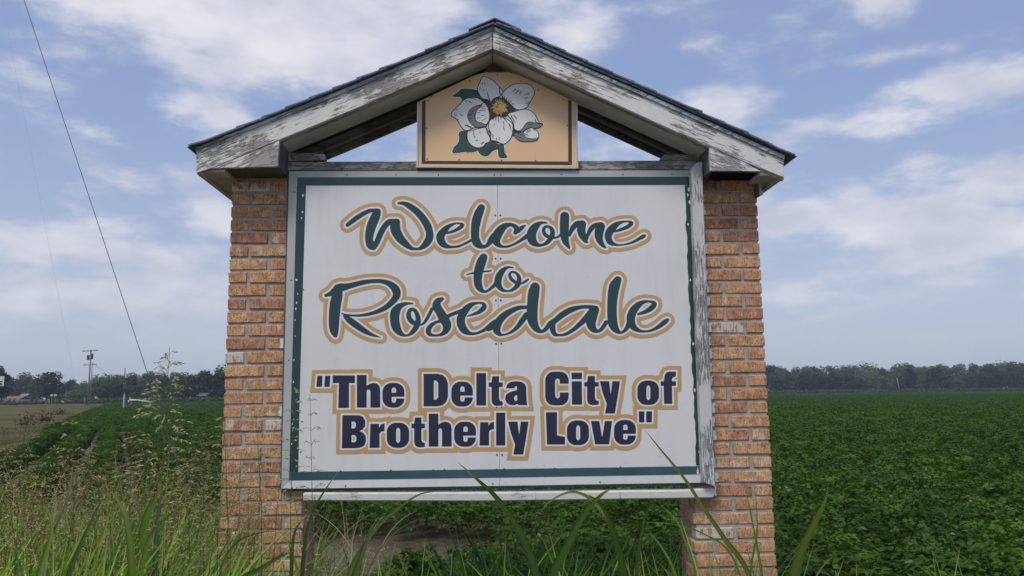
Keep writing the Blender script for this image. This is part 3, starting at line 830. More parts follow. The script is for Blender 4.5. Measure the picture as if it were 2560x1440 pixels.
# bold lettering: glyphs in unit boxes (x right, y down), arcs from rounded boxes
def rbox(x0, y0, x1, y1, rx, ry, k=6, corners='1111'):
    P = []
    for ci, (cx, cy, a0) in enumerate([(x1 - rx, y0 + ry, -90), (x1 - rx, y1 - ry, 0), (x0 + rx, y1 - ry, 90), (x0 + rx, y0 + ry, 180)]):
        ax, ay = [(x1, y0), (x1, y1), (x0, y1), (x0, y0)][ci]
        if corners[ci] == '1':
            for t in range(k + 1):
                a = radians(a0 + 90 * t / k); P.append((cx + rx * cos(a), cy + ry * sin(a)))
        else: P.append((ax, ay))
    return P
def R_(x0, y0, x1, y1): return [(x0, y0), (x1, y0), (x1, y1), (x0, y1)]
GL = {
 'quote': ([[(.08,0),(.44,0),(.40,1),(.0,1)], [(.62,0),(1,0),(.94,1),(.56,1)]], []),
 'quote2': ([[(.0,0),(.42,0),(.42,1),(.02,1)], [(.56,0),(1,0),(.98,1),(.56,1)]], []),
 'T': ([[(0,0),(1,0),(1,.24),(.73,.23),(.73,1),(.25,1),(.28,.23),(.0,.24)]], []),
 'h': ([[(0,0),(.42,0),(.42,.34),(.55,.27),(.72,.24),(.88,.27),(.97,.34),(1,.45),(1,1),(.58,1),(.58,.50),(.55,.46),(.50,.44),(.44,.46),(.42,.50),(.42,1),(0,1)]], []),
 'e': ([rbox(0,0,1,1,.42,.36)], [rbox(.42,.19,.62,.40,.09,.08,4,'1001'), [(.42,.56),(1.05,.56),(1.05,.63),(.62,.63),(.62,.74),(.58,.79),(.52,.80),(.46,.79),(.42,.74)]]),
 'D': ([[(0,0),(.60,0),(.80,.04),(.93,.14),(1,.3),(1,.7),(.93,.86),(.80,.96),(.60,1),(0,1)]], [[(.42,.20),(.52,.21),(.60,.28),(.60,.72),(.52,.79),(.42,.80)]]),
 'l': ([R_(0, 0, 1, 1)], []),
 't': ([[(.26,0),(.74,0),(.74,.21),(1,.21),(1,.36),(.74,.36),(.74,.74),(.80,.83),(1,.85),(1,.98),(.62,1),(.40,.98),(.26,.92),(.20,.82),(.20,.36),(0,.36),(0,.21),(.20,.21)]], []),
 'a': ([[(.04,.30),(.10,.12),(.26,.03),(.50,0),(.74,.03),(.90,.12),(.95,.26),(.97,.80),(1,1),(.60,1),(.58,.94),(.42,1),(.22,.99),(.07,.90),(0,.74),(.04,.57),(.18,.47),(.42,.40),(.54,.37),(.54,.24),(.50,.20),(.45,.22),(.42,.30)]], [[(.54,.57),(.46,.60),(.40,.68),(.42,.80),(.50,.83),(.55,.78)]]),
 'C': ([rbox(0, 0, 1, 1, .36, .26)], [[(.44,.24),(.52,.20),(.62,.24),(.62,.36),(1.06,.36),(1.06,.62),(.62,.62),(.62,.75),(.54,.80),(.46,.77),(.42,.70),(.42,.30)]]),
 'i': ([[(0,0),(1,0),(.97,.20),(.02,.20)], [(.03,.27),(.97,.27),(1,1),(.04,1)]], []),
 'y': ([[(0,0),(.46,0),(.54,.42),(.62,0),(1,0),(.88,.50),(.74,1),(.26,1),(.34,.70),(.14,.36)]], []),
 'o': ([rbox(0, 0, 1, 1, .42, .36)], [rbox(.42, .20, .60, .80, .09, .12, 4)]),
 'f': ([[(.22,.26),(.26,.12),(.36,.03),(.56,0),(1,.0),(1,.15),(.82,.17),(.74,.22),(.74,.30),(1,.30),(1,.44),(.74,.44),(.76,1),(.22,1),(.20,.44),(0,.44),(0,.30),(.20,.30)]], []),
 'B': ([[(.02,0),(.70,0),(.88,.05),(.97,.18),(.96,.34),(.84,.45),(.72,.48),(.86,.52),(.98,.62),(1,.78),(.93,.92),(.76,.98),(.55,1),(0,1)]], [rbox(.40, .19, .58, .40, .10, .08, 4, '1100'), rbox(.40, .60, .60, .82, .10, .08, 4, '1100')]),
 'r': ([[(.05,0),(.62,0),(.62,.16),(.76,.02),(1,-.02),(1,.30),(.76,.33),(.66,.42),(.66,1),(0,1)]], []),
 'L': ([[(0,0),(.58,0),(.58,.72),(1,.76),(1,1),(.06,1)]], []),
 'v': ([[(0,0),(.40,0),(.53,.72),(.66,0),(1,0),(.86,1),(.20,1)]], []),
}
Z4, Z5 = zc(760, 880, 4.8), zc(1240, 880, 4.8)
# each: glyph, zoom map, corner boxes: left, top, right, bottom (u,v)
BOLD = [('quote', Z4, 148, 285, 318, 418), ('T', Z4, 345, 280, 612, 672), ('h', Z4, 635, 275, 915, 668), ('e', Z4, 942, 370, 1205, 668),
 ('D', Z4, 1435, 262, 1728, 652), ('e', Z4, 1768, 355, 2026, 655), ('l', Z4, 2068, 253, 2185, 642), ('t', Z4, 2216, 290, 2385, 648), 
 ('a', Z5, 108, 350, 375, 638), ('C', Z5, 590, 235, 872, 640), ('i', Z5, 905, 248, 1033, 632), ('t', Z5, 1058, 288, 1232, 638), ('y', Z5, 1245, 350, 1488, 738),
 ('o', Z5, 1695, 342, 1955, 636), ('f', Z5, 1975, 235, 2158, 622),
 ('B', Z4, 455, 758, 745, 1155), ('r', Z4, 788, 862, 968, 1150), ('o', Z4, 993, 848, 1262, 1150), ('t', Z4, 1290, 785, 1452, 1145), ('h', Z4, 1497, 740, 1772, 1135),
 ('e', Z4, 1802, 835, 2064, 1137), ('r', Z4, 2105, 842, 2280, 1122), ('l', Z4, 2305, 728, 2415, 1122), ('y', Z5, 145, 835, 390, 1230),
 ('L', Z5, 598, 722, 828, 1110), ('o', Z5, 850, 820, 1115, 1118), ('v', Z5, 1138, 828, 1392, 1108), ('e', Z5, 1415, 815, 1678, 1112), ('quote2', Z5, 1712, 712, 1872, 845)]
p0, p1 = L(785, 1150, DB), L(1705, 920, DB)
FB = Field(p0.x - .03, p1.x + .03, p0.z - .04, p1.z + .04, .0022)
for g, zf, u0, v0, u1, v1 in BOLD:
    outs, holes = GL[g]
    def mp_(P):
        o_ = []
        for x, y in P:
            q = L(*zf(u0 + x * (u1 - u0), v0 + y * (v1 - v0)), DB); o_.append((q.x, q.z))
        return o_
    FB.glyph([mp_(p) for p in outs], [mp_(h) for h in holes])
loops_obj('lettering_outline', FB.loops(14.0 * PXM), b1, M['tan'], board)
loops_obj('lettering_outline', FB.loops(4.2 * PXM), b1 - .0004, M['white'], board)
loops_parts('letter', FB.loops(0.0), b1 - .0008, M['navy'], board)

# ---- emblem board with the flower
DE = -.045
emb = empty('emblem_board', (0, 0, 0), 0, sign); emb['label'] = 'peach gable board printed with a white magnolia'
PENT = [(1047, 254), (1100, 229), (1180, 191), (1212, 181), (1270, 180), (1300, 189), (1380, 226), (1439, 257), (1441, 418), (1045, 415)]
slab('emblem_backing', PENT, DE, DE + .02, M['cream'], emb, 0)
e0 = DE - .0006
lay('border_strip', [(1055, 254), (1064, 249), (1063.5, 401.5), (1054, 409)], e0, M['brown'], emb)
lay('border_strip', [(1054, 409.6), (1063.7, 402), (1420.5, 404), (1429.5, 412.5)], e0, M['brown'], emb)
lay('border_strip', [(1420.5, 249), (1429, 253), (1429.8, 412), (1420.7, 403.5)], e0, M['brown'], emb)
slab('emblem_frame', [(1043, 256), (1046.8, 254), (1044.8, 417.5), (1041, 419)], DE - .008, DE + .03, M['edge'], emb, 0)
slab('emblem_frame', [(1439.4, 257), (1443.5, 259), (1446, 421), (1441.4, 419)], DE - .008, DE + .03, M['edge'], emb, 0)
slab('emblem_frame', [(1044.8, 415.4), (1441.4, 418.4), (1441.4, 421.4), (1044.8, 418.4)], DE - .006, DE + .03, M['edge'], emb, 0)
Z6 = zc(1040, 160, 5.334)
def smooth_closed(P, n=4):
    P = np.array(P, float); m_ = len(P); o_ = []
    for i in range(m_):
        a, b_, c, d = P[i - 1], P[i], P[(i + 1) % m_], P[(i + 2) % m_]
        for t in np.linspace(0, 1, n, endpoint=False):
            o_.append(.5 * (2 * b_ + (c - a) * t + (2 * a - 5 * b_ + 4 * c - d) * t * t + (3 * b_ - a - 3 * c + d) * t ** 3))
    return o_
def eloc(P): 
    o_ = []
    for p in P:
        q = L(*Z6(p[0], p[1]), DE); o_.append((q.x, q.z))
    return o_
PET = {
 'p1': [(915,165),(1030,222),(1105,298),(1150,350),(1160,385),(1120,430),(1060,455),(1010,500),(990,520),(880,455),(830,380),(820,320),(845,255),(870,200)],
 'p2': [(1165,375),(1220,320),(1300,275),(1400,258),(1500,270),(1560,320),(1580,390),(1550,460),(1510,520),(1490,570),(1440,600),(1350,610),(1290,570),(1220,500),(1150,430)],
 'p3': [(1220,665),(1300,640),(1430,605),(1510,615),(1580,665),(1620,740),(1645,785),(1690,800),(1600,795),(1540,775),(1480,785),(1445,830),(1400,885),(1345,890),(1310,860),(1300,800),(1270,740),(1230,690)],
 'p3b': [(1430,910),(1500,860),(1560,855),(1610,885),(1635,940),(1630,985),(1560,1000),(1490,990),(1440,965)],
 'p4': [(1000,740),(1080,695),(1170,720),(1250,760),(1290,810),(1290,900),(1270,980),(1220,1040),(1170,1070),(1100,1050),(1010,1030),(995,980),(1000,930),(970,860),(970,790)],
 'p5': [(930,850),(830,865),(730,895),(690,900),(680,970),(700,1040),(760,1100),(830,1120),(900,1100),(930,1060),(980,1040),(985,980),(950,920)],
 'p6': [(640,880),(590,820),(545,740),(480,700),(470,670),(500,620),(560,560),(640,480),(720,450),(820,455),(890,500),(950,565),(970,640),(960,720),(930,840),(790,850),(720,878),(690,890)]}
GREYS = [[(880,548),(800,560),(730,600),(692,660),(692,730),(735,800),(800,845),(900,840),(945,815),(870,785),(800,765),(785,700),(800,640),(850,590)],
 [(1480,785),(1560,780),(1640,800),(1690,800),(1650,845),(1590,860),(1520,850),(1470,870),(1420,905),(1390,895),(1440,840)],
 [(1300,930),(1350,925),(1430,915),(1450,965),(1490,992),(1560,1003),(1625,992),(1595,1025),(1500,1035),(1400,1030),(1335,990)],
 [(935,860),(960,890),(1000,930),(990,970),(950,920)]]
CURL = [(950,572),(870,575),(815,620),(792,690),(805,765),(870,785),(935,808),(972,745),(980,680),(965,620)]
LEAVES = [[(490,430),(560,380),(620,335),(740,340),(810,355),(850,420),(880,475),(760,455),(680,465),(630,492),(590,440)],
 [(600,900),(680,900),(680,980),(700,1050),(770,1110),(830,1130),(780,1170),(650,1170),(500,1187),(505,1120),(560,1060),(580,1010),(575,930)],
 [(830,1130),(930,1060),(1000,1040),(1110,1080),(1090,1130),(1020,1160),(960,1220),(900,1225),(850,1190)],
 [(1095,1085),(1165,1078),(1175,1180),(1215,1245),(1115,1245),(1100,1180)]]
DARKC = [[(1000,500),(1040,455),(1120,450),(1200,480),(1240,540),(1330,625),(1240,662),(1190,705),(1100,690),(1000,745),(955,700),(980,640),(950,560),(880,470),(960,480)],
 [(1290,870),(1345,890),(1440,905),(1380,935),(1290,960)]]
HATCH = [[(885,255),(880,285)],[(910,262),(905,275)],[(855,320),(850,345)],[(905,345),(895,375)],[(950,385),(975,470),(1000,520)],[(1110,320),(1118,400),(1135,395)],
 [(1330,338),(1285,378)],[(1370,350),(1320,405)],[(1402,370),(1378,405)],[(1505,390),(1440,425)],[(1490,450),(1445,470)],[(1510,520),(1455,528)],
 [(1150,430),(1155,470)],[(1185,435),(1175,480)],[(1210,455),(1190,500)],[(1240,480),(1215,520)],[(1270,500),(1240,520)],[(1300,535),(1250,540)],
 [(1265,690),(1320,780)],[(1305,685),(1345,735)],[(1070,700),(1060,760)],[(1100,690),(1100,780)],[(1040,700),(1030,745)],[(1125,690),(1135,740)],[(1170,720),(1215,780)],
 [(1160,770),(1172,815)],[(1165,835),(1180,890)],[(1250,815),(1270,885)],[(1240,800),(1245,830)],[(1025,940),(1030,995)],[(1045,800),(1040,820)],[(1075,990),(1070,1010)],[(1110,985),(1105,1008)],
 [(765,905),(770,920)],[(760,935),(775,940)],[(775,965),(790,978)],[(800,1020),(825,1015)],[(850,910),(860,918)],[(905,1045),(860,1068)],
 [(580,540),(610,535)],[(660,505),(690,490)],[(700,500),(755,525)],[(720,455),(800,475)],[(515,660),(545,660)],[(520,685),(545,685)],[(590,680),(635,688)],[(530,610),(560,605)],[(545,740),(570,742)],
 [(655,820),(750,845)],[(680,815),(740,860)],[(870,600),(945,600)],[(850,625),(930,628)],[(820,655),(860,650)],[(870,690),(930,680)],[(815,725),(860,718)],[(880,760),(950,715)],
 [(730,690),(690,700)],[(745,735),(700,735)],[(740,650),(780,610)],[(700,680),(780,668)],[(1480,885),(1510,905)],[(1500,865),(1530,895)],[(1560,860),(1590,890)],[(1470,905),(1490,920)],[(1455,935),(1500,960)],
 [(1360,930),(1430,960)],[(1340,960),(1420,1000)],[(1590,740),(1600,775),(1650,800)],[(1500,810),(1560,800)],
 [(990,1020),(1080,1035),(1150,1075)],[(780,350),(820,360)],[(785,375),(825,380)],[(800,400),(850,410)],[(900,470),(960,480)],[(830,570),(870,540),(900,520)]]
span = eloc([(440, 1270), (1720, 140)])
def efield(): return Field(span[0][0], span[1][0], span[0][1], span[1][1], .0011)
fa = efield()
for P in list(PET.values()) + LEAVES + DARKC + GREYS: fa.glyph([eloc(smooth_closed(P))], mg=.02, miter=False)
loops_obj('flower_halo', fa.loops(2.6 * PXM), e0, M['petal'], emb)
fl_ = efield()
for P in LEAVES: fl_.glyph([eloc(smooth_closed(P))], mg=.02, miter=False)
loops_parts('leaf_outline', fl_.loops(.8 * PXM), e0 - .0003, M['ink'], emb)
loops_parts('leaf_print', fl_.loops(-.8 * PXM), e0 - .0006, M['leafg'], emb)
fd = efield()
for P in list(PET.values()) + DARKC + GREYS: fd.glyph([eloc(smooth_closed(P))], mg=.02, miter=False)
loops_obj('ink_print', fd.loops(1.2 * PXM), e0 - .0007, M['ink'], emb)
for i, P in enumerate(PET.values()):
    f1 = efield(); f1.glyph([eloc(smooth_closed(P))], mg=.02, miter=False)
    loops_obj('petal', f1.loops(-1.1 * PXM), e0 - .0010 - i * .00012, M['petal'], emb)
for i, P in enumerate(DARKC[:1]):
    f1 = efield(); f1.glyph([eloc(smooth_closed(P))], mg=.02, miter=False); loops_obj('ink_print', f1.loops(0), e0 - .0021, M['ink'], emb)
for i, P in enumerate(GREYS):
    f1 = efield(); f1.glyph([eloc(smooth_closed(P))], mg=.02, miter=False)
    loops_obj('ink_print', f1.loops(.6 * PXM), e0 - .0024, M['ink'], emb)
    loops_obj('petal_shade', f1.loops(-.7 * PXM), e0 - .0027, M['grey'], emb)
f1 = efield(); f1.glyph([eloc(smooth_closed(CURL))], mg=.02, miter=False)
loops_obj('ink_print', f1.loops(.6 * PXM), e0 - .0030, M['ink'], emb); loops_obj('petal', f1.loops(-.7 * PXM), e0 - .0033, M['petal'], emb)
fh = efield()
er = random.Random(9)
for H in HATCH:
    pts = [(x, y, 5.0 if i < len(H) - 1 else 2.6) for i, (x, y) in enumerate(H)]
    fh.stroke(catmull(to_local(Z6, 5.334, pts, DE), 4), .01)
for k in range(46):                      # broken veining in the lower leaves
    bx_, by_ = er.choice([(640, 1110), (640, 1000), (950, 1130), (1000, 1110), (1140, 1170), (900, 1170), (700, 1140)])
    x, y = bx_ + er.uniform(-55, 55), by_ + er.uniform(-38, 38)
    a = er.uniform(0, pi); l = er.uniform(10, 30)
    fh.stroke(catmull(to_local(Z6, 5.334, [(x, y, 3), (x + cos(a) * l, y + sin(a) * l, 2)], DE), 3), .01)
loops_obj('ink_print', fh.loops(0), e0 - .0037, M['ink'], emb)
fy = efield()
for k in range(30):
    a = 2 * pi * k / 30 + er.uniform(-.08, .08); r1 = er.uniform(88, 128)
    fy.stroke(to_local(Z6, 5.334, [(1115 + 40 * cos(a), 585 + 40 * sin(a), 18), (1115 + r1 * cos(a), 585 + r1 * .92 * sin(a), 3)], DE), .01)
fy.stroke(to_local(Z6, 5.334, [(1110, 585, 62), (1122, 585, 62)], DE), .01)
loops_obj('stamens', fy.loops(0), e0 - .0040, M['yellow'], emb)
fv = efield()
for k in range(26):
    a = er.uniform(0, 2 * pi); r1 = er.uniform(45, 95); r0 = r1 - er.uniform(12, 26)
    fv.stroke(to_local(Z6, 5.334, [(1115 + r0 * cos(a), 585 + r0 * sin(a), 2), (1115 + r1 * cos(a), 585 + r1 * sin(a), 3.4)], DE), .01)
loops_obj('ink_print', fv.loops(0), e0 - .0043, M['ink'], emb)
for u, v in [(150,1265),(575,1275),(1140,1285),(1595,1288),(140,855),(2015,818),(160,490),(205,430),(715,225),(1085,145),(1400,225),(1630,345),(1960,470),(325,330)]:
    screw(*Z6(u, v), e0 - .0002, emb, .75)
# ------------------------------------------------------------------ timber: beam, blocks, posts, rail
slab('cross_beam', [(711, 405), (812, 404), (1754, 401), (1755, 424), (712, 426)], -.012, .075, M['wood_h'], sign)
slab('beam_block', [(707, 384), (735, 381.5), (810, 383), (812, 399.5), (760, 402.5), (708, 403)], -.005, .06, M['wood_h'], sign)
slab('beam_block', [(1654, 392), (1662, 385.5), (1752, 386), (1752, 399.8), (1652, 400.2)], -.005, .06, M['wood_h'], sign)
slab('frame_post', [(1728, 425), (1734, 413), (1748, 404), (1757, 404), (1758, 480), (1773, 850), (1788.5, 1217), (1757.5, 1207), (1744, 850), (1731, 480)], -.085, .0, M['wood_v'], sign, .004)
slab('frame_strip', [(718.6, 428), (722.4, 428), (703, 1222), (699.5, 1222)], -.028, .02, M['backing'], sign, 0)
rail = slab('bottom_rail', [(757, 1232.5), (1250, 1231), (1700, 1225.5), (1785, 1221), (1789, 1226), (1788, 1240), (1783, 1245.5), (1500, 1250), (1200, 1254), (757, 1253)], -.05, .03, M['rail'], sign, .006)
slab('bottom_sill', [(703, 1224), (1250, 1217.5), (1785, 1209.5), (1785, 1213), (1250, 1221.5), (703, 1228)], -.004, .02, M['backing'], sign, 0)
# splice in the rail
slab('rail_joint', [(1549.5, 1229), (1550.6, 1229), (1551.2, 1249), (1550.2, 1249)], -.0508, -.045, M['backing'], sign, 0)

# ------------------------------------------------------------------ roof
roof = empty('gable_roof', (0, 0, 0), 0, sign); roof['label'] = 'shingled gable roof with peeling white fascia boards'
DF, DBK = -.20, .46
LT = [(493, 373), (692, 299), (880, 223), (1059, 149), (1231, 75)]       # lower edge of the trim strip, left slope
LB = [(490.5, 432.6), (529, 420.3), (697, 350), (880, 275), (1059, 199), (1100, 179.5), (1231, 121.5)]
RT = [(1233, 75), (1420, 160), (1599, 236), (1739, 299), (1960, 399)]
RB = [(1233, 121.5), (1420, 206), (1600, 288), (1773, 367), (1860, 404), (1902, 420), (1960, 444)]
slab('fascia_board', [(490.5, 376)] + LT[0:] + list(reversed(LB)), DF, DF + .022, M['fascia_l'], roof, .002)
slab('fascia_board', RT + list(reversed(RB)), DF + .001, DF + .022, M['fascia_r'], roof, .002)
slab('trim_strip', [(489.5, 375.5), (489, 369), (690, 289), (880, 213), (1059, 139), (1232, 65), (1232, 74.6), (1059, 148.6), (880, 222.6), (692, 298.6), (493, 372.6)], DF - .010, DF + .022, M['trim'], roof, .001)
slab('trim_strip', [(1233, 65), (1420, 150), (1599, 226), (1739, 289), (1962, 388), (1961, 398.6), (1739, 298.6), (1599, 235.6), (1420, 159.6), (1233, 74.6)], DF - .010, DF + .022, M['trim'], roof, .001)
slab('return_board', [(531, 421), (697.6, 351), (696, 383), (693.5, 416)], DF + .003, DF + .024, M['fascia_l'], roof, .001)
slab('return_board', [(1773.5, 368.5), (1860, 405.5), (1903, 428), (1776, 426.5)], DF + .003, DF + .024, M['fascia_r'], roof, .001)
# corner stop at the right end
slab('corner_block', [(1902, 428.5), (1903, 421), (1960, 444.5), (1960.5, 449), (1950, 447)], DF + .024, DF + .06, M['soffit'], roof, .001)

def loft(name, lineA, dA, lineB, dB, th, mat, parent=roof, pxd=None):
    """sheet between two polylines given in pixels on plane `pxd` but stretched from depth dA to dB, thickness th upward"""
    A = [L(x, y, dA if pxd is None else pxd) for x, y in lineA]; B = [L(x, y, dB if pxd is None else pxd) for x, y in lineB]
    n = len(A); V = [(p.x, dA, p.z) for p in A] + [(p.x, dB, p.z) for p in B] + [(p.x, dA, p.z + th) for p in A] + [(p.x, dB, p.z + th) for p in B]
    Fc = []
    for i in range(n - 1):
        Fc += [(i, i + 1, n + i + 1, n + i), (2 * n + i, 3 * n + i, 3 * n + i + 1, 2 * n + i + 1), (i, 2 * n + i, 2 * n + i + 1, i + 1), (n + i, n + i + 1, 3 * n + i + 1, 3 * n + i)]
    Fc += [(0, n, 3 * n, 2 * n), (n - 1, 3 * n - 1, 4 * n - 1, 2 * n - 1)]
    return mobj(name, V, Fc, mat, parent)
# sloping soffits behind the front fascia (keep the fascia's own height)
up = lambda P, k: [(x, y - k) for x, y in P]
DS = .012
loft('soffit_board', up(LB[2:], 2), DF + .023, up(LB[2:], 2), DS, .012, M['soffit'], pxd=DF)
loft('soffit_board', up(RB[:4], 2), DF + .023, up(RB[:4], 2), DS, .012, M['soffit'], pxd=DF)
# narrow cove strip under the fascia edge
loft('cove_strip', up(LB[2:], -.5), DF + .022, up(LB[2:], -.5), DF + .05, .006, M['wood_h'], pxd=DF)
loft('cove_strip', up(RB[:4], -.5), DF + .022, up(RB[:4], -.5), DF + .05, .006, M['wood_h'], pxd=DF)
# roof deck
DTL = [(478, 372), (692, 289), (880, 213), (1059, 139), (1233, 64)]; DTR = [(1233, 64), (1420, 149), (1599, 225), (1739, 288), (1976, 393)]
loft('roof_deck', DTL, DF - .004, DTL, DBK + .02, .016, M['deck'], pxd=DF)
loft('roof_deck', DTR, DF - .004, DTR, DBK + .02, .016, M['deck'], pxd=DF)
# rear rafters and rear fascia, keeping the gable's shape
def shifted(line, dz, d0, d1, h, name, mat):
    P = [L(x, y, DF) for x, y in line]
    V, Fc = prism([(p.x, p.z + dz) for p in P] + [(p.x, p.z + dz + h) for p in reversed(P)], d0, d1)
    return bevel(mobj(name, V, Fc, mat, roof), .002)
for line, k1, k2 in ((LB[1:], .075, .056), (RB[:6], .112, .100)):
    shifted(line, k1, .335, .372, .05, 'rear_rafter', M['wood_h'])
    shifted(line, k2, DBK - .022, DBK, .06, 'rear_fascia', M['wood_h'])
# ridge board
a, b_ = L(1229, 118, DF), L(1236, 70, DF)
v, f = box_vf(a.x, b_.x, DF + .024, DBK - .024, a.z, b_.z); mobj('ridge_board', v, f, M['deck'], roof)
# king block seen over the emblem
slab('gable_block', [(1205, 189), (1225, 163), (1232, 158), (1240, 163), (1275, 188)], -.02, .01, M['deck'], roof, 0)

# eave returns: side board, horizontal soffit, inner cheek
def eave(xo, zt, zb, xi, sgn, inner_to):
    # side fascia along the eave
    a_, b2 = sorted((xo, xo - sgn * .022))
    v, f = box_vf(a_, b2, DF + .024, DBK - .02, zb, zt); mobj('eave_board', v, f, M['soffit'], roof)
pL0, pL1 = L(490.5, 378, DF), L(490.5, 432.6, DF); pLb = L(529, 420.3, DF); pLc = L(694, 415.5, DF)
eave(pL0.x, pL0.z - .005, pL1.z, pLc.x, -1, None)
pR0, pR1 = L(1960, 400, DF), L(1960, 444.5, DF); pRb = L(1902, 428, DF); pRc = L(1776, 426.5, DF)
eave(pR0.x, pR0.z - .005, pR1.z, pRc.x, 1, None)
# left horizontal soffit (two boards), slightly above the return board's lower edge
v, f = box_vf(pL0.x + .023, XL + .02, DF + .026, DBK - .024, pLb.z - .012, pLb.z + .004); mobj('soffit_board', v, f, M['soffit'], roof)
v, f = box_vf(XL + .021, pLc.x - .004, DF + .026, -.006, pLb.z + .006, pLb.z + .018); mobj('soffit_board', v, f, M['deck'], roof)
v, f = box_vf(pRb.x + .004, pR0.x - .023, DF + .026, DBK - .024, pRb.z - .014, pRb.z + .002); mobj('soffit_board', v, f, M['soffit'], roof)
# inner cheeks of the returns
for px_, py0, py1 in ((697.5, 351, 416), (1773.5, 369, 426.5)):
    a = L(px_, py0, DF); b_ = L(px_, py1, DF)
    x0_, x1_ = (a.x - .018, a.x - .001) if px_ < 1000 else (a.x + .001, a.x + .018)
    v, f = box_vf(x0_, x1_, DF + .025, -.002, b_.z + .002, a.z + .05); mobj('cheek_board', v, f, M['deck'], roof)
# dark plate timber above each pillar
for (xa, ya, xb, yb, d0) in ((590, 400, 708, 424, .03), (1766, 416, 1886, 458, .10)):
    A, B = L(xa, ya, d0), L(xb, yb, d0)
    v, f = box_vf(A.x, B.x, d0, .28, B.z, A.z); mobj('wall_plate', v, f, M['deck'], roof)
# small trim left hanging at the right pillar's outer corner
slab('hanging_trim', [(1895, 432), (1904, 434), (1908.5, 486), (1899.5, 491), (1898, 450)], -.03, -.018, M['wood_v'], roof, .001)
slab('hanging_trim', [(1888, 430), (1894.8, 432), (1898.5, 491), (1890, 494)], -.02, .12, M['deck'], roof, .001)

# shingles: courses of three tabs across the roof's depth, thin, lower edge lifted
SR = random.Random(21)
def shingles(top_line, sgn):
    P = [L(x, y, DF - .025) for x, y in top_line]; P = [(p.x, p.z) for p in P]
    seg = [math.dist(P[i], P[i + 1]) for i in range(len(P) - 1)]; tot = sum(seg)
    def at(s):
        s = max(0, min(tot - 1e-6, s)); i = 0
        while s > seg[i]: s -= seg[i]; i += 1
        t = s / seg[i]; return (P[i][0] + (P[i + 1][0] - P[i][0]) * t, P[i][1] + (P[i + 1][1] - P[i][1]) * t)
    n = 13; ex = tot / n
    for i in range(n):
        s0 = i * ex + SR.uniform(-.008, .008) * (i > 0); s1 = min(tot, s0 + ex + .035)
        a, c_ = at(s0), at(s1); mid = at((s0 + s1) / 2)
        dep = [DF - .028 - SR.uniform(0, .006), -.03, .21, DBK + .03]
        for k in range(3):
            d0, d1 = dep[k] + .002, dep[k + 1] - .002
            j = SR.uniform(0, .005) * (1 if i % 4 else 2.2); th = .0075
            lift0 = .004 + j; e = SR.uniform(-.006, .006)
            dxn, dzn = (c_[0] - a[0]), (c_[1] - a[1]); l_ = math.hypot(dxn, dzn)
            ax_, az_ = a[0] - dxn / l_ * e, a[1] - dzn / l_ * e
            V = []
            for d_ in (d0, d1):
                V += [(ax_, d_, az_ + lift0 - .014), (mid[0], d_, mid[1] - .012), (c_[0], d_, c_[1] - .013), (c_[0], d_, c_[1] - .013 + th), (mid[0], d_, mid[1] - .012 + th + .001), (ax_, d_, az_ + lift0 - .014 + th)]
            Fc = [(0, 1, 4, 5), (1, 2, 3, 4), (6, 11, 10, 7), (7, 10, 9, 8), (0, 6, 7, 1), (1, 7, 8, 2), (5, 4, 10, 11), (4, 3, 9, 10), (0, 5, 11, 6), (2, 8, 9, 3)]
            mobj('shingle', V, Fc, M['shingle'], roof)
    return P
TL = [(471, 364), (526, 343), (657, 291), (740, 257), (775, 243), (1010, 147), (1100, 109), (1235, 52)]
TR = [(1989, 387), (1886, 338), (1728, 267), (1625, 220), (1515, 172), (1420, 129), (1316, 82), (1240, 52)]
shingles(TL, 1); shingles(TR, -1)
# under-layers between deck and top course
for line, deck in ((TL, [(476, 370)] + DTL[1:]), (TR[::-1], DTR[:-1] + [(1982, 392)])):
    P = [L(x, y + 7, DF) for x, y in line] + [L(x, y, DF) for x, y in reversed(deck)]
    V, Fc = prism([(p.x, p.z) for p in P], DF - .019, DBK + .022); mobj('underlay', V, Fc, M['shingle'], roof)
# ridge cap
A = L(1237, 51, DF); w_ = .13
for k in range(4):
    y0, y1 = DF - .03 + k * .175, DF - .03 + (k + 1) * .175 + .02
    V = [(A.x - w_, y0, A.z - .055 - .004), (A.x, y0, A.z + .001), (A.x + w_, y0, A.z - .055 - .004), (A.x - w_, y1, A.z - .058 - .004), (A.x, y1, A.z - .003), (A.x + w_, y1, A.z - .058 - .004)]
    V += [(x, y, z - .006) for x, y, z in V]
    mobj('ridge_shingle', V, [(0, 1, 4, 3), (1, 2, 5, 4), (6, 9, 10, 7), (7, 10, 11, 8), (0, 6, 7, 1), (1, 7, 8, 2), (3, 4, 10, 9), (4, 5, 11, 10), (0, 3, 9, 6), (2, 8, 11, 5)], M['shingle'], roof)
# straws of an old nest dangling under the right corner
for k, (a, c_) in enumerate([((1762, 424), (1781, 456)), ((1764, 423), (1757, 440)), ((1762, 424), (1768, 450)), ((1765, 425), (1790, 520)), ((1885, 560), (1893, 600))]):
    p, q = L(*a, -.03), L(*c_, -.05)
    v, f = tube_vf([p, (p + q) / 2 + Vector((.004, -.01, 0)), q], .0011, 4); mobj('straw', v, f, M['wood_h'], sign)
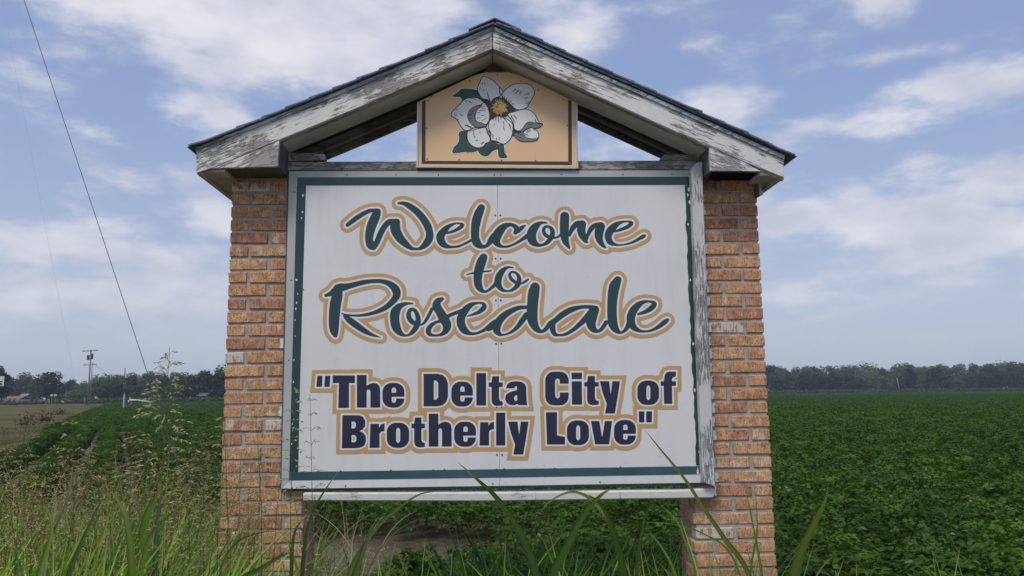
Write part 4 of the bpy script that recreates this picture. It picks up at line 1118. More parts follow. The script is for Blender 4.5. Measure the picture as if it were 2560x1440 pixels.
# ------------------------------------------------------------------ ground, field, verge, road
HEAD = math.atan2(-.4997, 1.0)                        # heading of the crop rows and the road (towards pixel 300 on the horizon)
RD = Vector((sin(HEAD), cos(HEAD), 0)); LD = Vector((-RD.y, RD.x, 0))       # along, and to the left
def st_of(p): return p.x * RD.x + p.y * RD.y, p.x * LD.x + p.y * LD.y
def from_st(s, t): return RD * s + LD * t
EDGE = st_of(G(0, 1128, .28))[1]                     # left edge of the crop
EDGE2 = st_of(G(150, 1042, .28))[1]
ROAD0, ROAD1 = st_of(G(0, 1013.5))[1], st_of(G(0, 1004.5))[1]
NEAR_Y = 6.1

def ground_mat():
    mt, t, b = newmat('ground_soil'); b.inputs['Roughness'].default_value = .95; b.inputs['Specular IOR Level'].default_value = .1
    g = tnode(t, 'ShaderNodeNewGeometry')
    n = tnode(t, 'ShaderNodeTexNoise'); n.inputs['Scale'].default_value = .35; n.inputs['Detail'].default_value = 8; t.links.new(g.outputs[0], n.inputs[0])
    n2_ = tnode(t, 'ShaderNodeTexNoise'); n2_.inputs['Scale'].default_value = 14; n2_.inputs['Detail'].default_value = 8; n2_.inputs['Roughness'].default_value = .75; t.links.new(g.outputs[0], n2_.inputs[0])
    a = tnode(t, 'ShaderNodeMath', operation='MULTIPLY_ADD'); t.links.new(n2_.outputs[0], a.inputs[0]); a.inputs[1].default_value = .8; t.links.new(n.outputs[0], a.inputs[2])
    r = tnode(t, 'ShaderNodeValToRGB'); r.color_ramp.elements[0].position = .6; r.color_ramp.elements[1].position = 1.15 if False else 1.0
    r.color_ramp.elements[0].color = (.05, .038, .028, 1); r.color_ramp.elements[1].color = (.19, .15, .115, 1)
    e = r.color_ramp.elements.new(.82); e.color = (.10, .076, .056, 1)
    t.links.new(a.outputs[0], r.inputs[0]); t.links.new(r.outputs[0], b.inputs['Base Color'])
    bp = tnode(t, 'ShaderNodeBump'); bp.inputs['Strength'].default_value = .8; bp.inputs['Distance'].default_value = .03
    t.links.new(n2_.outputs[0], bp.inputs['Height']); t.links.new(bp.outputs[0], b.inputs['Normal'])
    return mt
M['soil'] = ground_mat()
def verge_mat(name, c0, c1, c2):
    mt, t, b = newmat(name); b.inputs['Roughness'].default_value = .95; b.inputs['Specular IOR Level'].default_value = .1
    g = tnode(t, 'ShaderNodeNewGeometry')
    mp = tnode(t, 'ShaderNodeMapping'); mp.inputs['Rotation'].default_value = (0, 0, HEAD); mp.inputs['Scale'].default_value = (1, .3, 1); t.links.new(g.outputs[0], mp.inputs[0])
    n = tnode(t, 'ShaderNodeTexNoise'); n.inputs['Scale'].default_value = .14; n.inputs['Detail'].default_value = 14; n.inputs['Roughness'].default_value = .72; t.links.new(mp.outputs[0], n.inputs[0])
    r = tnode(t, 'ShaderNodeValToRGB'); r.color_ramp.elements[0].position = .41; r.color_ramp.elements[1].position = .60
    r.color_ramp.elements[0].color = (*c0, 1); r.color_ramp.elements[1].color = (*c2, 1); e = r.color_ramp.elements.new(.5); e.color = (*c1, 1)
    t.links.new(n.outputs[0], r.inputs[0]); t.links.new(r.outputs[0], b.inputs['Base Color'])
    bp = tnode(t, 'ShaderNodeBump'); bp.inputs['Strength'].default_value = .6; bp.inputs['Distance'].default_value = .2
    t.links.new(n.outputs[0], bp.inputs['Height']); t.links.new(bp.outputs[0], b.inputs['Normal'])
    return mt
M['verge'] = verge_mat('dry_verge', (.045, .062, .016), (.14, .10, .045), (.085, .10, .03))
M['asphalt'] = plain('asphalt', (.30, .29, .29), .9, .12, .4, 0, coord='Object')
M['lot'] = plain('gravel_lot', (.22, .19, .17), .95, .15, .3, 0)

gr = mobj('ground', [(-1500, -30, 0), (1500, -30, 0), (1500, 2500, 0), (-1500, 2500, 0)], [(0, 1, 2, 3)], M['soil']); tag(gr, kind='structure')
def strip(name, t0, t1, s0, s1, z, mat, seg=1):
    V = []; Fc = []
    for i in range(seg + 1):
        s = s0 + (s1 - s0) * i / seg
        for t_ in (t0, t1): p = from_st(s, t_); V.append((p.x, p.y, z))
    for i in range(seg): Fc.append((2 * i, 2 * i + 2, 2 * i + 3, 2 * i + 1))
    o = mobj(name, V, Fc, mat); tag(o, kind='structure'); return o
strip('road', ROAD0, ROAD0 + 8, -60, 1400, .012, M['asphalt'])
strip('gravel_lot', ROAD0 + 8.05, ROAD0 + 40, 100, 420, .008, M['lot'])
M['linepaint'] = plain('line_paint', (.6, .6, .55), .8)
strip('edge_line', ROAD0 + .3, ROAD0 + .45, -60, 1400, .016, M['linepaint'])
# verge: a low lumpy bank of dry grass between crop and road
V = []; ns, nt = 150, 14
vn = np.random.default_rng(2)
for i in range(ns + 1):
    s = -6 + 420 * (i / ns) ** 1.6
    for j in range(nt + 1):
        t_ = EDGE + .15 + (ROAD0 - .4 - EDGE) * j / nt
        p = from_st(s, t_); q = j / nt
        V.append((p.x, p.y, .02 + .16 * sin(pi * min(1, q * 1.15)) ** 1.0 * (1 if q < .87 else .3) * min(1, max(.0, (s - 8) / 20)) + vn.uniform(-.05, .05)))
Fq = np.array([(i * (nt + 1) + j, (i + 1) * (nt + 1) + j, (i + 1) * (nt + 1) + j + 1, i * (nt + 1) + j + 1) for i in range(ns) for j in range(nt)])
o = link(bpy.data.objects.new('verge', np_mesh('verge', np.array(V), Fq[:, ::-1], M['verge'], True))); tag(o, kind='structure')

BUSHM = leafmat('bank_weed', (.03, .04, .015), (.06, .075, .03), .2, .6, 1.0)
for px, py, w_, lab in ((70, 1048, .9, 'dark scrubby weed on the dry bank, nearer the left frame edge'), (113, 1040, .7, 'smaller dark weed on the dry bank, nearer the crop'), (150, 1026, .8, 'low weed tuft high on the dry bank below the domed tree')):
    g_ = G(px, py + 6, .3); r_ = np.random.default_rng(px); n_ = 260
    c_ = np.stack([r_.normal(0, w_ * .35, n_), r_.normal(0, w_ * .35, n_), np.abs(r_.normal(.15, .22, n_))], 1); u_ = r_.normal(0, 1, (n_, 3)); u_ /= np.linalg.norm(u_, axis=1)[:, None]; v_ = np.cross(u_, r_.normal(0, 1, (n_, 3))); v_ /= np.linalg.norm(v_, axis=1)[:, None]; s_ = r_.uniform(.03, .09, n_)[:, None]
    V_ = np.stack([c_ - u_ * s_, c_ + v_ * s_ * .5, c_ + u_ * s_, c_ - v_ * s_ * .5], 1).reshape(-1, 3)
    ow = link(bpy.data.objects.new('weed', np_mesh('weed', V_, np.arange(len(V_)).reshape(-1, 4), BUSHM))); ow.location = (g_.x, g_.y, .12); tag(ow, lab, 'weed')
# ---- soybean crop
M['bean'] = leafmat('bean_leaf', (.032, .076, .009), (.086, .152, .020), .25, .6, 1.2, obj_random=True, spec=.12, pale=.022)
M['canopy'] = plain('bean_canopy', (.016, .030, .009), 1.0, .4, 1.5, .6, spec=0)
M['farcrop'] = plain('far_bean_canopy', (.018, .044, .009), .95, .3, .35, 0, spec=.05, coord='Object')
def leaflet(c, d, n, l, w):
    """folded ovate leaflet: 6 verts, 4 tris"""
    d = d.normalized(); s = d.cross(n).normalized(); n = s.cross(d)
    return [c, c + d * l * .42 + s * w * .5 + n * w * .10, c + d * l + n * (-.12 * l), c + d * l * .42 - s * w * .5 + n * w * .10, c + d * l * .45 - n * w * .06]
def plant_mesh(name, nleaf, rx, ry, h, size, seed, mat='bean'):
    r = random.Random(seed); V = []; Fc = []
    for k in range(nleaf):
        x, y = r.gauss(0, rx * .5), r.gauss(0, ry * .5)
        z = h * (1 - .35 * (x * x / rx / rx + y * y / ry / ry)) * r.uniform(.55, 1.0)
        a0 = r.uniform(0, 2 * pi)
        n = Vector((r.gauss(0, .36), r.gauss(0, .36), 1)).normalized()
        if r.random() < .05: n = Vector((r.gauss(0, 1), r.gauss(0, 1), .1)).normalized()
        for q in (-1, 0, 1):
            a = a0 + q * 1.35; d = Vector((cos(a), sin(a), r.uniform(-.35, .1)))
            d = (d - n * d.dot(n)); c = Vector((x, y, z)) + d.normalized() * size * .12
            lv = leaflet(c, d, n, size * r.uniform(.85, 1.15), size * .66)
            o_ = len(V); V += lv; Fc += [(o_, o_ + 1, o_ + 4), (o_ + 1, o_ + 2, o_ + 4), (o_ + 2, o_ + 3, o_ + 4), (o_ + 3, o_, o_ + 4)]
    me = mesh_data(name, V, Fc, M[mat]); return me
def proto_collection(name, meshes):
    c = bpy.data.collections.new(name)
    for i, me in enumerate(meshes):
        c.objects.link(bpy.data.objects.new(me.name, me))
    return c
def scatter(name, pts, scales, coll, seed=1, tilt=.12):
    me = bpy.data.meshes.new(name); me.vertices.add(len(pts)); me.vertices.foreach_set('co', pts.astype(np.float32).ravel())
    a = me.attributes.new('sz', 'FLOAT', 'POINT'); a.data.foreach_set('value', scales.astype(np.float32))
    o = link(bpy.data.objects.new(name, me))
    ng = bpy.data.node_groups.new(name + '_nodes', 'GeometryNodeTree')
    ng.interface.new_socket('Geometry', in_out='INPUT', socket_type='NodeSocketGeometry'); ng.interface.new_socket('Geometry', in_out='OUTPUT', socket_type='NodeSocketGeometry')
    gi, go = ng.nodes.new('NodeGroupInput'), ng.nodes.new('NodeGroupOutput')
    mp = ng.nodes.new('GeometryNodeMeshToPoints')
    ip = ng.nodes.new('GeometryNodeInstanceOnPoints'); ci = ng.nodes.new('GeometryNodeCollectionInfo')
    ci.inputs['Collection'].default_value = coll; ci.inputs['Separate Children'].default_value = True; ci.inputs['Reset Children'].default_value = True
    rv = ng.nodes.new('FunctionNodeRandomValue'); rv.data_type = 'FLOAT_VECTOR'
    rv.inputs['Min'].default_value = (-tilt, -tilt, 0); rv.inputs['Max'].default_value = (tilt, tilt, 6.2832); rv.inputs['Seed'].default_value = seed
    na = ng.nodes.new('GeometryNodeInputNamedAttribute'); na.data_type = 'FLOAT'; na.inputs['Name'].default_value = 'sz'
    ip.inputs['Pick Instance'].default_value = True
    ng.links.new(gi.outputs[0], mp.inputs[0]); ng.links.new(mp.outputs[0], ip.inputs['Points']); ng.links.new(ci.outputs[0], ip.inputs['Instance'])
    ng.links.new(rv.outputs[0], ip.inputs['Rotation']); ng.links.new(na.outputs[0], ip.inputs['Scale']); ng.links.new(ip.outputs[0], go.inputs[0])
    md = o.modifiers.new('scatter', 'NODES'); md.node_group = ng
    return o
BEAN_H = .46
beans = proto_collection('bean_plants', [plant_mesh('bean_plant', 56, .30, .30, BEAN_H, .056, i) for i in range(6)])
ROW = .97
def field_points(s_rng, y0, y1, step, jit, halfw):
    out_ = []
    rowmax = 400
    for ri in range(-rowmax, 200):
        t_ = EDGE - .4 - ri * ROW
        if t_ > EDGE - .3: continue
        smax = y1 * 1.15
        n_ = int((smax + 60) / step)
        s = -60 + np.arange(n_) * step + npr.uniform(-.3, .3, n_) * step
        tt = t_ + npr.normal(0, jit, n_)
        X = RD.x * s + LD.x * tt; Y = RD.y * s + LD.y * tt
        ok = (Y > y0) & (Y < y1) & (X > -Y * .70 - 2) & (X < Y * .70 + 2)
        out_.append(np.stack([X[ok], Y[ok], tt[ok] * 0 + t_], 1))
    return np.vstack(out_)
P1 = field_points(None, 5.6, 34, .20, .10, 0)
# fill between rows where the crop has closed (everything right of the third row)
def closing(P, k):
    t_ = P[:, 0] * LD.x + P[:, 1] * LD.y
    sel = (t_ < EDGE - 4.2) & (npr.random(len(P)) < k)
    Q = P[sel].copy(); Q[:, 0] += LD.x * ROW * .5 + npr.normal(0, .1, len(Q)); Q[:, 1] += LD.y * ROW * .5 + npr.normal(0, .1, len(Q)); return Q
P1 = np.vstack([P1, closing(P1, .95)])
# bare patch of soil right behind the left pillar, and nothing where the sign's weeds stand
c0 = G(850, 1400); 
def keep(P):
    d = np.hypot((P[:, 0] - c0.x) / 1.9, (P[:, 1] - c0.y + .2) / 1.25)
    nearl = 6.3 + .9 * np.clip((1.5 - P[:, 0]) / 3, 0, 1)
    nearl = np.where(P[:, 0] > 1.7, 4.9, nearl)
    return P[(d > 1 + npr.normal(0, .08, len(P))) & (P[:, 1] > nearl)]
P1b = field_points(None, 4.8, 5.6, .20, .10, 0); P1b = P1b[P1b[:, 0] > 1.6]; P1b = np.vstack([P1b, closing(P1b, .95)])
P1 = keep(np.vstack([P1, P1b]))
z1 = npr.uniform(-.06, .03, len(P1)); sz1 = npr.uniform(.85, 1.15, len(P1)) * np.where(P1[:, 0] * LD.x + P1[:, 1] * LD.y > EDGE - 4.4, .80, 1.0)
o = scatter('soybean_crop', np.stack([P1[:, 0], P1[:, 1], z1], 1), sz1, beans, 3); tag(o, 'dense dark green soybean crop in rows behind the sign', 'crop', kind='stuff')
beans2 = proto_collection('bean_clumps', [plant_mesh('bean_clump', 150, .62, .62, BEAN_H, .070, 40 + i) for i in range(5)])
P2 = field_points(None, 34, 90, .55, .10, 0); P2 = np.vstack([P2, closing(P2, .9)])
o = scatter('soybean_crop', np.stack([P2[:, 0], P2[:, 1], npr.uniform(-.05, .03, len(P2))], 1), npr.uniform(.8, 1.1, len(P2)), beans2, 5, .05); tag(o, 'soybean crop of the middle distance running towards the trees', 'crop', kind='stuff')
# lumpy under-canopy so that soil shows only between the left rows and far off the leaves merge
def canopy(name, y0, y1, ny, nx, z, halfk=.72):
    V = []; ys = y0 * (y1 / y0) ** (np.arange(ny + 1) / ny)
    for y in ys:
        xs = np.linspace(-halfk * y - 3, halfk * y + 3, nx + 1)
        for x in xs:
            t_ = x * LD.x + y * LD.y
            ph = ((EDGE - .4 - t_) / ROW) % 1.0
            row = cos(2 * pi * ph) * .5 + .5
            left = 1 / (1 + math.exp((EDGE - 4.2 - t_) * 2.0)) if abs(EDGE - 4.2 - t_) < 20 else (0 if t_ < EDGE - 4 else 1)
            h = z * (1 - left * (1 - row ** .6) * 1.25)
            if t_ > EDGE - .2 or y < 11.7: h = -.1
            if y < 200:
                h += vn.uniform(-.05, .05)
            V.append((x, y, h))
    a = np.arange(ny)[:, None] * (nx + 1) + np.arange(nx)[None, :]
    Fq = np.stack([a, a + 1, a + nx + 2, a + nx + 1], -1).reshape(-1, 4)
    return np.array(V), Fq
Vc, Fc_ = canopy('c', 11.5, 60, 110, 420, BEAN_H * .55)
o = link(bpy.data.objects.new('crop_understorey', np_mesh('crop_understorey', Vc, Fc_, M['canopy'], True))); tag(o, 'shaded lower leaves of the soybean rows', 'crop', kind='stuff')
def far_pts(n, y0, y1):
    y = np.sqrt(npr.uniform(y0 * y0, y1 * y1, n)); x = npr.uniform(-.72, .72, n) * y
    ok = (x * LD.x + y * LD.y) < EDGE - .5
    return np.stack([x[ok], y[ok], npr.uniform(-.12, .0, ok.sum())], 1)
P4 = far_pts(24000, 85, 200); P5 = far_pts(15000, 195, 325)
P4 = np.vstack([P4, P5]); s4 = npr.uniform(.85, 1.1, len(P4)) * np.where(P4[:, 1] > 200, 2.1, 1.35); P4[:, 2] -= (s4 - 1) * BEAN_H * .92
o = scatter('soybean_crop', P4, s4, beans2, 15, .03); tag(o, 'far soybean crop up to the foot of the wood', 'crop', kind='stuff')
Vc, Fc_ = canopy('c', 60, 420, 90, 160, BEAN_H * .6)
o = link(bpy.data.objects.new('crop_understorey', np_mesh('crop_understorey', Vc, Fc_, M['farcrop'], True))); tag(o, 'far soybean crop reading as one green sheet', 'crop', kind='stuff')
# right near strip between the pillar and the frame's edge
P3 = np.stack([npr.uniform(1.2, 4.5, 420), npr.uniform(4.1, 5.4, 420)], 1); P3 = P3[(P3[:, 0] > 1.75)]
o = scatter('soybean_crop', np.stack([P3[:, 0], P3[:, 1], npr.uniform(-.05, .04, len(P3))], 1), npr.uniform(.8, 1.15, len(P3)), beans, 8); tag(o, 'nearest soybean plants beside the right brick pillar', 'crop', kind='stuff')

# ------------------------------------------------------------------ trees
BARK = plain('bark', (.09, .075, .06), .95, .3, 3)
TREEMATS = [leafmat('tree_leaf_dark', (.014, .032, .010), (.040, .074, .022), .2, .6, .25, obj_random=True, spec=.2),
            leafmat('tree_leaf_mid', (.034, .066, .018), (.085, .132, .036), .25, .6, .25, obj_random=True, spec=.2),
            leafmat('tree_leaf_pale', (.065, .092, .040), (.130, .165, .075), .25, .6, .25, obj_random=True, spec=.2)]
def crown_mesh(seed, W_, H_, z0, nblob, nface, fs, mat):
    r = np.random.default_rng(seed)
    blobs = []
    for k in range(nblob):
        a = r.uniform(0, 2 * pi); q = r.uniform(0, 1) ** .6
        zz = z0 + (H_ - z0) * r.uniform(.12, .88)
        prof = math.sin(pi * min(1, max(.06, (zz - z0) / (H_ - z0) * .88 + .10))) ** .55
        rad = W_ * .5 * prof * q * .72
        br = W_ * r.uniform(.13, .24)
        blobs.append((cos(a) * rad, sin(a) * rad, zz, br))
    Vs = []
    per = nface // nblob
    for bx_, by_, bz, br in blobs:
        d = r.normal(0, 1, (per, 3)); d /= np.linalg.norm(d, axis=1)[:, None]
        rr_ = br * r.uniform(.55, 1.12, per) ** .8
        c = np.stack([bx_ + d[:, 0] * rr_, by_ + d[:, 1] * rr_, bz + d[:, 2] * rr_ * .78], 1)
        n = d + r.normal(0, .55, (per, 3)); n[:, 2] += .5; n /= np.linalg.norm(n, axis=1)[:, None]
        u = np.cross(n, r.normal(0, 1, (per, 3))); u /= np.linalg.norm(u, axis=1)[:, None]; v = np.cross(n, u)
        s = fs * r.uniform(.5, 1.3, per)[:, None]
        Vs.append(np.stack([c - u * s, c + v * s * .7, c + u * s * .9, c - v * s * .6], 1).reshape(-1, 3))
    V = np.vstack(Vs); V[:, 2] = np.maximum(V[:, 2], .1)
    Fq = np.arange(len(V)).reshape(-1, 4)
    return np_mesh('crown', V, Fq, mat)
def trunk_mesh(seed, H_, rad):
    r = random.Random(seed); V, Fc = tube_vf([(0, 0, -.1), (r.uniform(-.1, .1), 0, H_ * .3), (r.uniform(-.3, .3), r.uniform(-.2, .2), H_ * .6), (r.uniform(-.4, .4), 0, H_ * .8)], [rad, rad * .75, rad * .45, rad * .15], 7)
    for k in range(5):
        a = r.uniform(0, 6.28); z = H_ * r.uniform(.3, .55); l = H_ * r.uniform(.2, .33)
        v, f = tube_vf([(0, 0, z), (cos(a) * l * .5, sin(a) * l * .5, z + l * .35), (cos(a) * l, sin(a) * l, z + l * .9)], [rad * .4, rad * .25, rad * .08], 5)
        o_ = len(V); V += v; Fc += [tuple(i + o_ for i in q) for q in f]
    return mesh_data('trunk', V, Fc, BARK, True)
PROTO = []
for i in range(9):
    shape = i % 3
    W_, H_, z0 = [(10, 12, .8), (8, 13, 1.5), (13, 10.5, .3)][shape]
    PROTO.append((crown_mesh(100 + i, W_, H_, z0, [30, 26, 34][shape], 2600, .42, TREEMATS[i // 3]), trunk_mesh(200 + i, H_, .3), W_, H_))
def horizon(px):
    """pixel row of the true horizon at column px"""
    a, b_ = 900.0, 1100.0
    for _ in range(30):
        m_ = (a + b_) / 2
        if ray(px, m_).z > 0: a = m_
        else: b_ = m_
    return a
def tree(px, top, dist, proto, label, group, wide=1.0, name='tree'):
    cm, tm, W_, H_ = PROTO[proto]
    d = ray(px, 980); x = d.x / d.y * dist
    h = (horizon(px) - top) / F_PX * dist * (1 / cos(math.atan(d.x / d.y))) * .0 + (horizon(px) - top) / F_PX * dist + EYE
    o = empty(name, (x, dist, 0), rnd.uniform(0, 6.28)); k = h / H_; o.scale = (k * wide, k * wide, k)
    tag(o, label, 'tree', group)
    link(bpy.data.objects.new('crown', cm), o); link(bpy.data.objects.new('trunk', tm), o)
    return o
tr = random.Random(31)
# left side: named clumps, px, top row, distance, proto(0-2 dark,3-5 mid,6-8 pale), width
gl = 'trees beyond the field left of the sign'
tree(-6, 912, 165, 1, 'dark tree reaching in from the left frame edge behind the speed sign', None, 1.0)
tree(62, 928, 305, 3, 'tall round grey-green tree right of the pale house', None, 1.1)
tree(128, 930, 235, 0, 'large dark domed tree left of the nearest utility pole', None, 1.25)
tree(176, 947, 300, 1, 'small dark tree between the domed tree and the utility pole', None, 1.3)
tree(192, 974, 235, 8, 'low pale round bush behind the white car', None, 1.7, 'bush')
tree(538, 916, 215, 2, 'tall dark tree standing right against the left brick pillar', None, 1.0)
tree(505, 925, 225, 1, 'second tall dark tree from the left brick pillar', None, 1.3)
for i, (px, top, dist, pr, w) in enumerate([(18, 936, 290, 1, 1.3), (92, 944, 300, 4, 1.2), (30, 955, 300, 5, 1.2), (108, 958, 270, 4, 1.0), (80, 952, 300, 3, 1.1),
        (152, 955, 330, 2, 1.2), (205, 950, 290, 3, 1.2), (232, 950, 280, 4, 1.2), (256, 940, 265, 5, 1.1), (280, 935, 270, 3, 1.3), (300, 936, 285, 7, 1.1),
        (322, 932, 265, 4, 1.2), (345, 932, 280, 3, 1.2), (368, 931, 262, 6, 1.1), (390, 935, 275, 3, 1.3), (412, 932, 255, 4, 1.2), (436, 930, 265, 7, 1.1),
        (460, 928, 250, 3, 1.2), (480, 934, 235, 1, 1.3), (450, 955, 225, 0, 1.3), (400, 958, 230, 1, 1.3), (345, 960, 235, 4, 1.3), (300, 958, 240, 0, 1.3),
        (262, 960, 240, 1, 1.2), (420, 965, 215, 5, 1.5), (560, 925, 235, 3, 1.2)]):
    tree(px, top, dist, pr, 'tree of the wood that closes the field left of the left pillar', gl, w)
gr_ = 'trees of the far wood right of the sign'
n_r = 0
for px in range(1890, 2600, 17):
    base = 920 - (px - 1900) * .008
    if px > 2440: base = 918 - (px - 2440) * .09
    tree(px + tr.uniform(-6, 6), base + tr.uniform(-8, 9), tr.uniform(380, 430), tr.choice([3, 4, 5, 6, 7, 8, 3, 0]), 'tree in the back row of the far wood', gr_, tr.uniform(1.0, 1.4))
for px, top, pr, w in [(1950, 945, 1, 1.5), (1985, 950, 4, 1.3), (2022, 932, 0, 1.4), (2055, 936, 2, 1.4), (2088, 934, 1, 1.5), (2120, 938, 0, 1.4), (2150, 946, 2, 1.5), (2178, 944, 5, 1.1),
                       (2215, 942, 4, 1.1), (2250, 940, 1, 1.1), (2300, 945, 4, 1.2), (2368, 938, 3, 1.3), (2382, 945, 1, 1.2), (2325, 944, 5, 1.2), (2395, 942, 3, 1.2), (2430, 936, 0, 1.3), (2470, 932, 2, 1.3), (2505, 930, 0, 1.4), (2540, 926, 1, 1.4), (2575, 922, 2, 1.3)]:
    tree(px, top, tr.uniform(325, 350), pr, 'tree in the darker front row of the far wood', 'darker trees in front of the far wood', w)
tree(2280, 918, 350, 1, 'dark round-topped tree in the middle of the far wood', None, 1.0)
tree(2345, 917, 340, 0, 'broad blue-green dark tree left of the tallest far tree', None, 1.25)
tree(2441, 907, 360, 7, 'tallest pale tree rising above the far wood on the right', None, .75)
tree(2255, 916, 370, 6, 'pale round-headed tree above the leaning pole', None, .7)
# weeds along the foot of the woods
hedge = leafmat('weed_strip', (.045, .075, .02), (.085, .12, .04), .3, .6, .3)
def weeds(name, x0, x1, y, n, h, label):
    r = np.random.default_rng(int(abs(x0)) + 5); c = np.stack([r.uniform(x0, x1, n), y + r.uniform(-3, 3, n), r.uniform(.1, h, n)], 1)
    u = r.normal(0, 1, (n, 3)); u /= np.linalg.norm(u, axis=1)[:, None]; v = np.cross(u, r.normal(0, 1, (n, 3))); v /= np.linalg.norm(v, axis=1)[:, None]
    s = r.uniform(.12, .42, n)[:, None]
    V = np.stack([c - u * s, c + v * s, c + u * s, c - v * s], 1).reshape(-1, 3); V[:, 2] = np.maximum(V[:, 2], .05)
    o = link(bpy.data.objects.new(name, np_mesh(name, V, np.arange(len(V)).reshape(-1, 4), hedge))); tag(o, label, 'weeds', kind='stuff')
weeds('undergrowth', 95, 235, 318, 9000, 1.6, 'strip of weeds at the foot of the far wood on the right')
weeds('undergrowth', -118, -70, 205, 5000, 1.3, 'strip of weeds before the wood on the left')
weeds('undergrowth', -150, -118, 200, 1800, .9, 'weeds along the road left of the utility pole')

# ------------------------------------------------------------------ utility poles and wires
PW = plain('pole_wood', (.20, .185, .17), .9, .2, 2); PD = plain('pole_dark', (.06, .055, .055), .8, .2, 2); STEEL = plain('galvanised', (.30, .30, .31), .5, .1, 4)
def on_ground(px, dist):
    d = ray(px, 990); return Vector((d.x / d.y * dist, dist, 0))
def height_at(px, py, dist):
    r = ray(px, py); return EYE + r.z / r.y * dist
def upole(px, top, dist, label, arms, rad=.15, can=False, mat=PW, group=None, lean=0):
    b = on_ground(px, dist); H_ = height_at(px, top, dist)
    o = empty('utility_pole', tuple(b), 0); tag(o, label, 'utility pole', group)
    v, f = tube_vf([(0, 0, -.2), (lean * .5, 0, H_ * .5), (lean, 0, H_)], [rad, rad * .85, rad * .65], 10); mobj('pole', v, f, mat, o, True)
    for pxl, pxr, yl, yr in arms:
        xl = ray(pxl, 990); xl = xl.x / xl.y * dist - b.x; xr = ray(pxr, 990); xr = xr.x / xr.y * dist - b.x
        zl, zr = height_at(pxl, yl, dist), height_at(pxr, yr, dist)
        v, f = box_vf(-.5, .5, -.30, -.18, -.07, .07); w_ = xr - xl; sl = (zr - zl) / w_
        arm = mobj('crossarm', [((x + .5) * w_ + xl, y, z + zl + (x + .5) * (zr - zl)) for x, y, z in v], f, PD, o)
        for q in (.04, .16, .84, .96):
            x = xl + w_ * q; z = zl + (zr - zl) * q
            v, f = tube_vf([(x, -.24, z + .07), (x, -.24, z + .16), (x, -.24, z + .26)], [.03, .06, .04], 8); mobj('insulator', v, f, STEEL, arm)
    if can:
        for (cx, zz, hh, rr_) in ((-.42, height_at(px, 900, dist), 1.0, .26), (.36, height_at(px, 898, dist), 1.15, .22)):
            v, f = tube_vf([(cx, -.1, zz), (cx, -.1, zz + .04), (cx, -.1, zz + hh - .05), (cx, -.1, zz + hh)], [rr_ * .8, rr_, rr_, rr_ * .7], 14); mobj('transformer', v, f, PD, o, False)
    return o
p1 = upole(220.5, 874, 160, 'nearest utility pole with two transformers and a wide top crossarm', [(201, 239, 878.5, 876)], .17, True)
p2 = upole(226, 905, 196, 'thinner utility pole just behind the transformer pole', [(205, 238, 913, 911)], .13)
p3 = upole(236, 937, 262, 'farther utility pole with a small crossarm against the trees', [(226, 246, 938.5, 937)], .13)
p4 = upole(309, 920, 230, 'dark utility pole without crossarm rising above the wood', [], .17, False, PD)
p5 = upole(165, 975, 200, 'short grey post between the domed tree and the white car', [], .07)
p6 = upole(2251, 944, 318, 'slim pale pole leaning before the far wood on the right', [], .16, False, STEEL, None, -.9)
p7 = upole(212, 993, 150, 'short wooden fence post beside the transformer pole', [], .07)
def wire(name, a, b_, sag, rad, label, mat, n=14):
    pts = [a.lerp(b_, i / n) - Vector((0, 0, sag * 4 * (i / n) * (1 - i / n))) for i in range(n + 1)]
    v, f = tube_vf(pts, rad, 6); o = mobj(name, v, f, mat, None, True); tag(o, label, 'wire'); return o
WIREM = plain('steel_wire', (.075, .085, .10), .6, .1, 1)
# guy wire running down from a pole out of frame to its anchor in the field edge
a = WP(60, 0, 11.5); b_ = WP(366, 925, 11.5); dd = (b_ - a)
ground_hit = a + dd * ((a.z - .0) / (a.z - b_.z)); upper = a - dd * .35
wire('guy_wire', upper, ground_hit, 0.0, .0048, 'dark guy wire slanting down the sky left of the sign', WIREM)
a = WP(5, 0, 14); b_ = WP(112, 560, 14); dd = b_ - a
wire('thin_cable', a - dd * .5, a + dd * (a.z / (a.z - b_.z)), 0, .0010, 'faint thin cable at the left frame edge beyond the guy wire', plain('thin_cable', (.30, .32, .36), .6, .1, 1))
q1 = p1.location + Vector((.9, 0, height_at(220, 912, 160))); q2 = p4.location + Vector((0, 0, height_at(309, 935, 230)))
wire('service_cable', q1, q2, .8, .02, 'service cable sagging from the transformer pole to the wood', PD)
# pole off frame carrying the guy wire
o = empty('utility_pole', (upper.x, upper.y, 0)); tag(o, 'utility pole out of frame on the left holding the guy wire', 'utility pole')
v, f = tube_vf([(0, 0, -.2), (0, 0, upper.z + .6)], [.17, .12], 10); mobj('pole', v, f, PW, o, True)

# ------------------------------------------------------------------ small things in the distance
# irrigation pipe
PIPE = plain('white_pipe', (.62, .64, .58), .5, .05, 3)
a, b_, c_ = WP(322, 1004, 62), WP(323, 1000.5, 62), WP(360, 1003.5, 62)
v, f = tube_vf([WP(321, 1006, 140), WP(321.5, 1001.5, 140), WP(324, 999.5, 140), WP(345, 1000.5, 140), WP(361, 1003, 140), WP(374, 1004, 140)], .12, 8)
zmin = min(p.z for p in v)
pp = empty('irrigation_pipe', (0, 0, 0)); tag(pp, 'white irrigation pipe with an elbow lying over the crop', 'pipe')
mobj('pipe', v, f, PIPE, pp, True)
for px in (328, 356):
    q = WP(px, 1003, 140); v, f = tube_vf([(q.x, q.y, -.1), (q.x, q.y, q.z)], .05, 6); mobj('support', v, f, STEEL, pp)
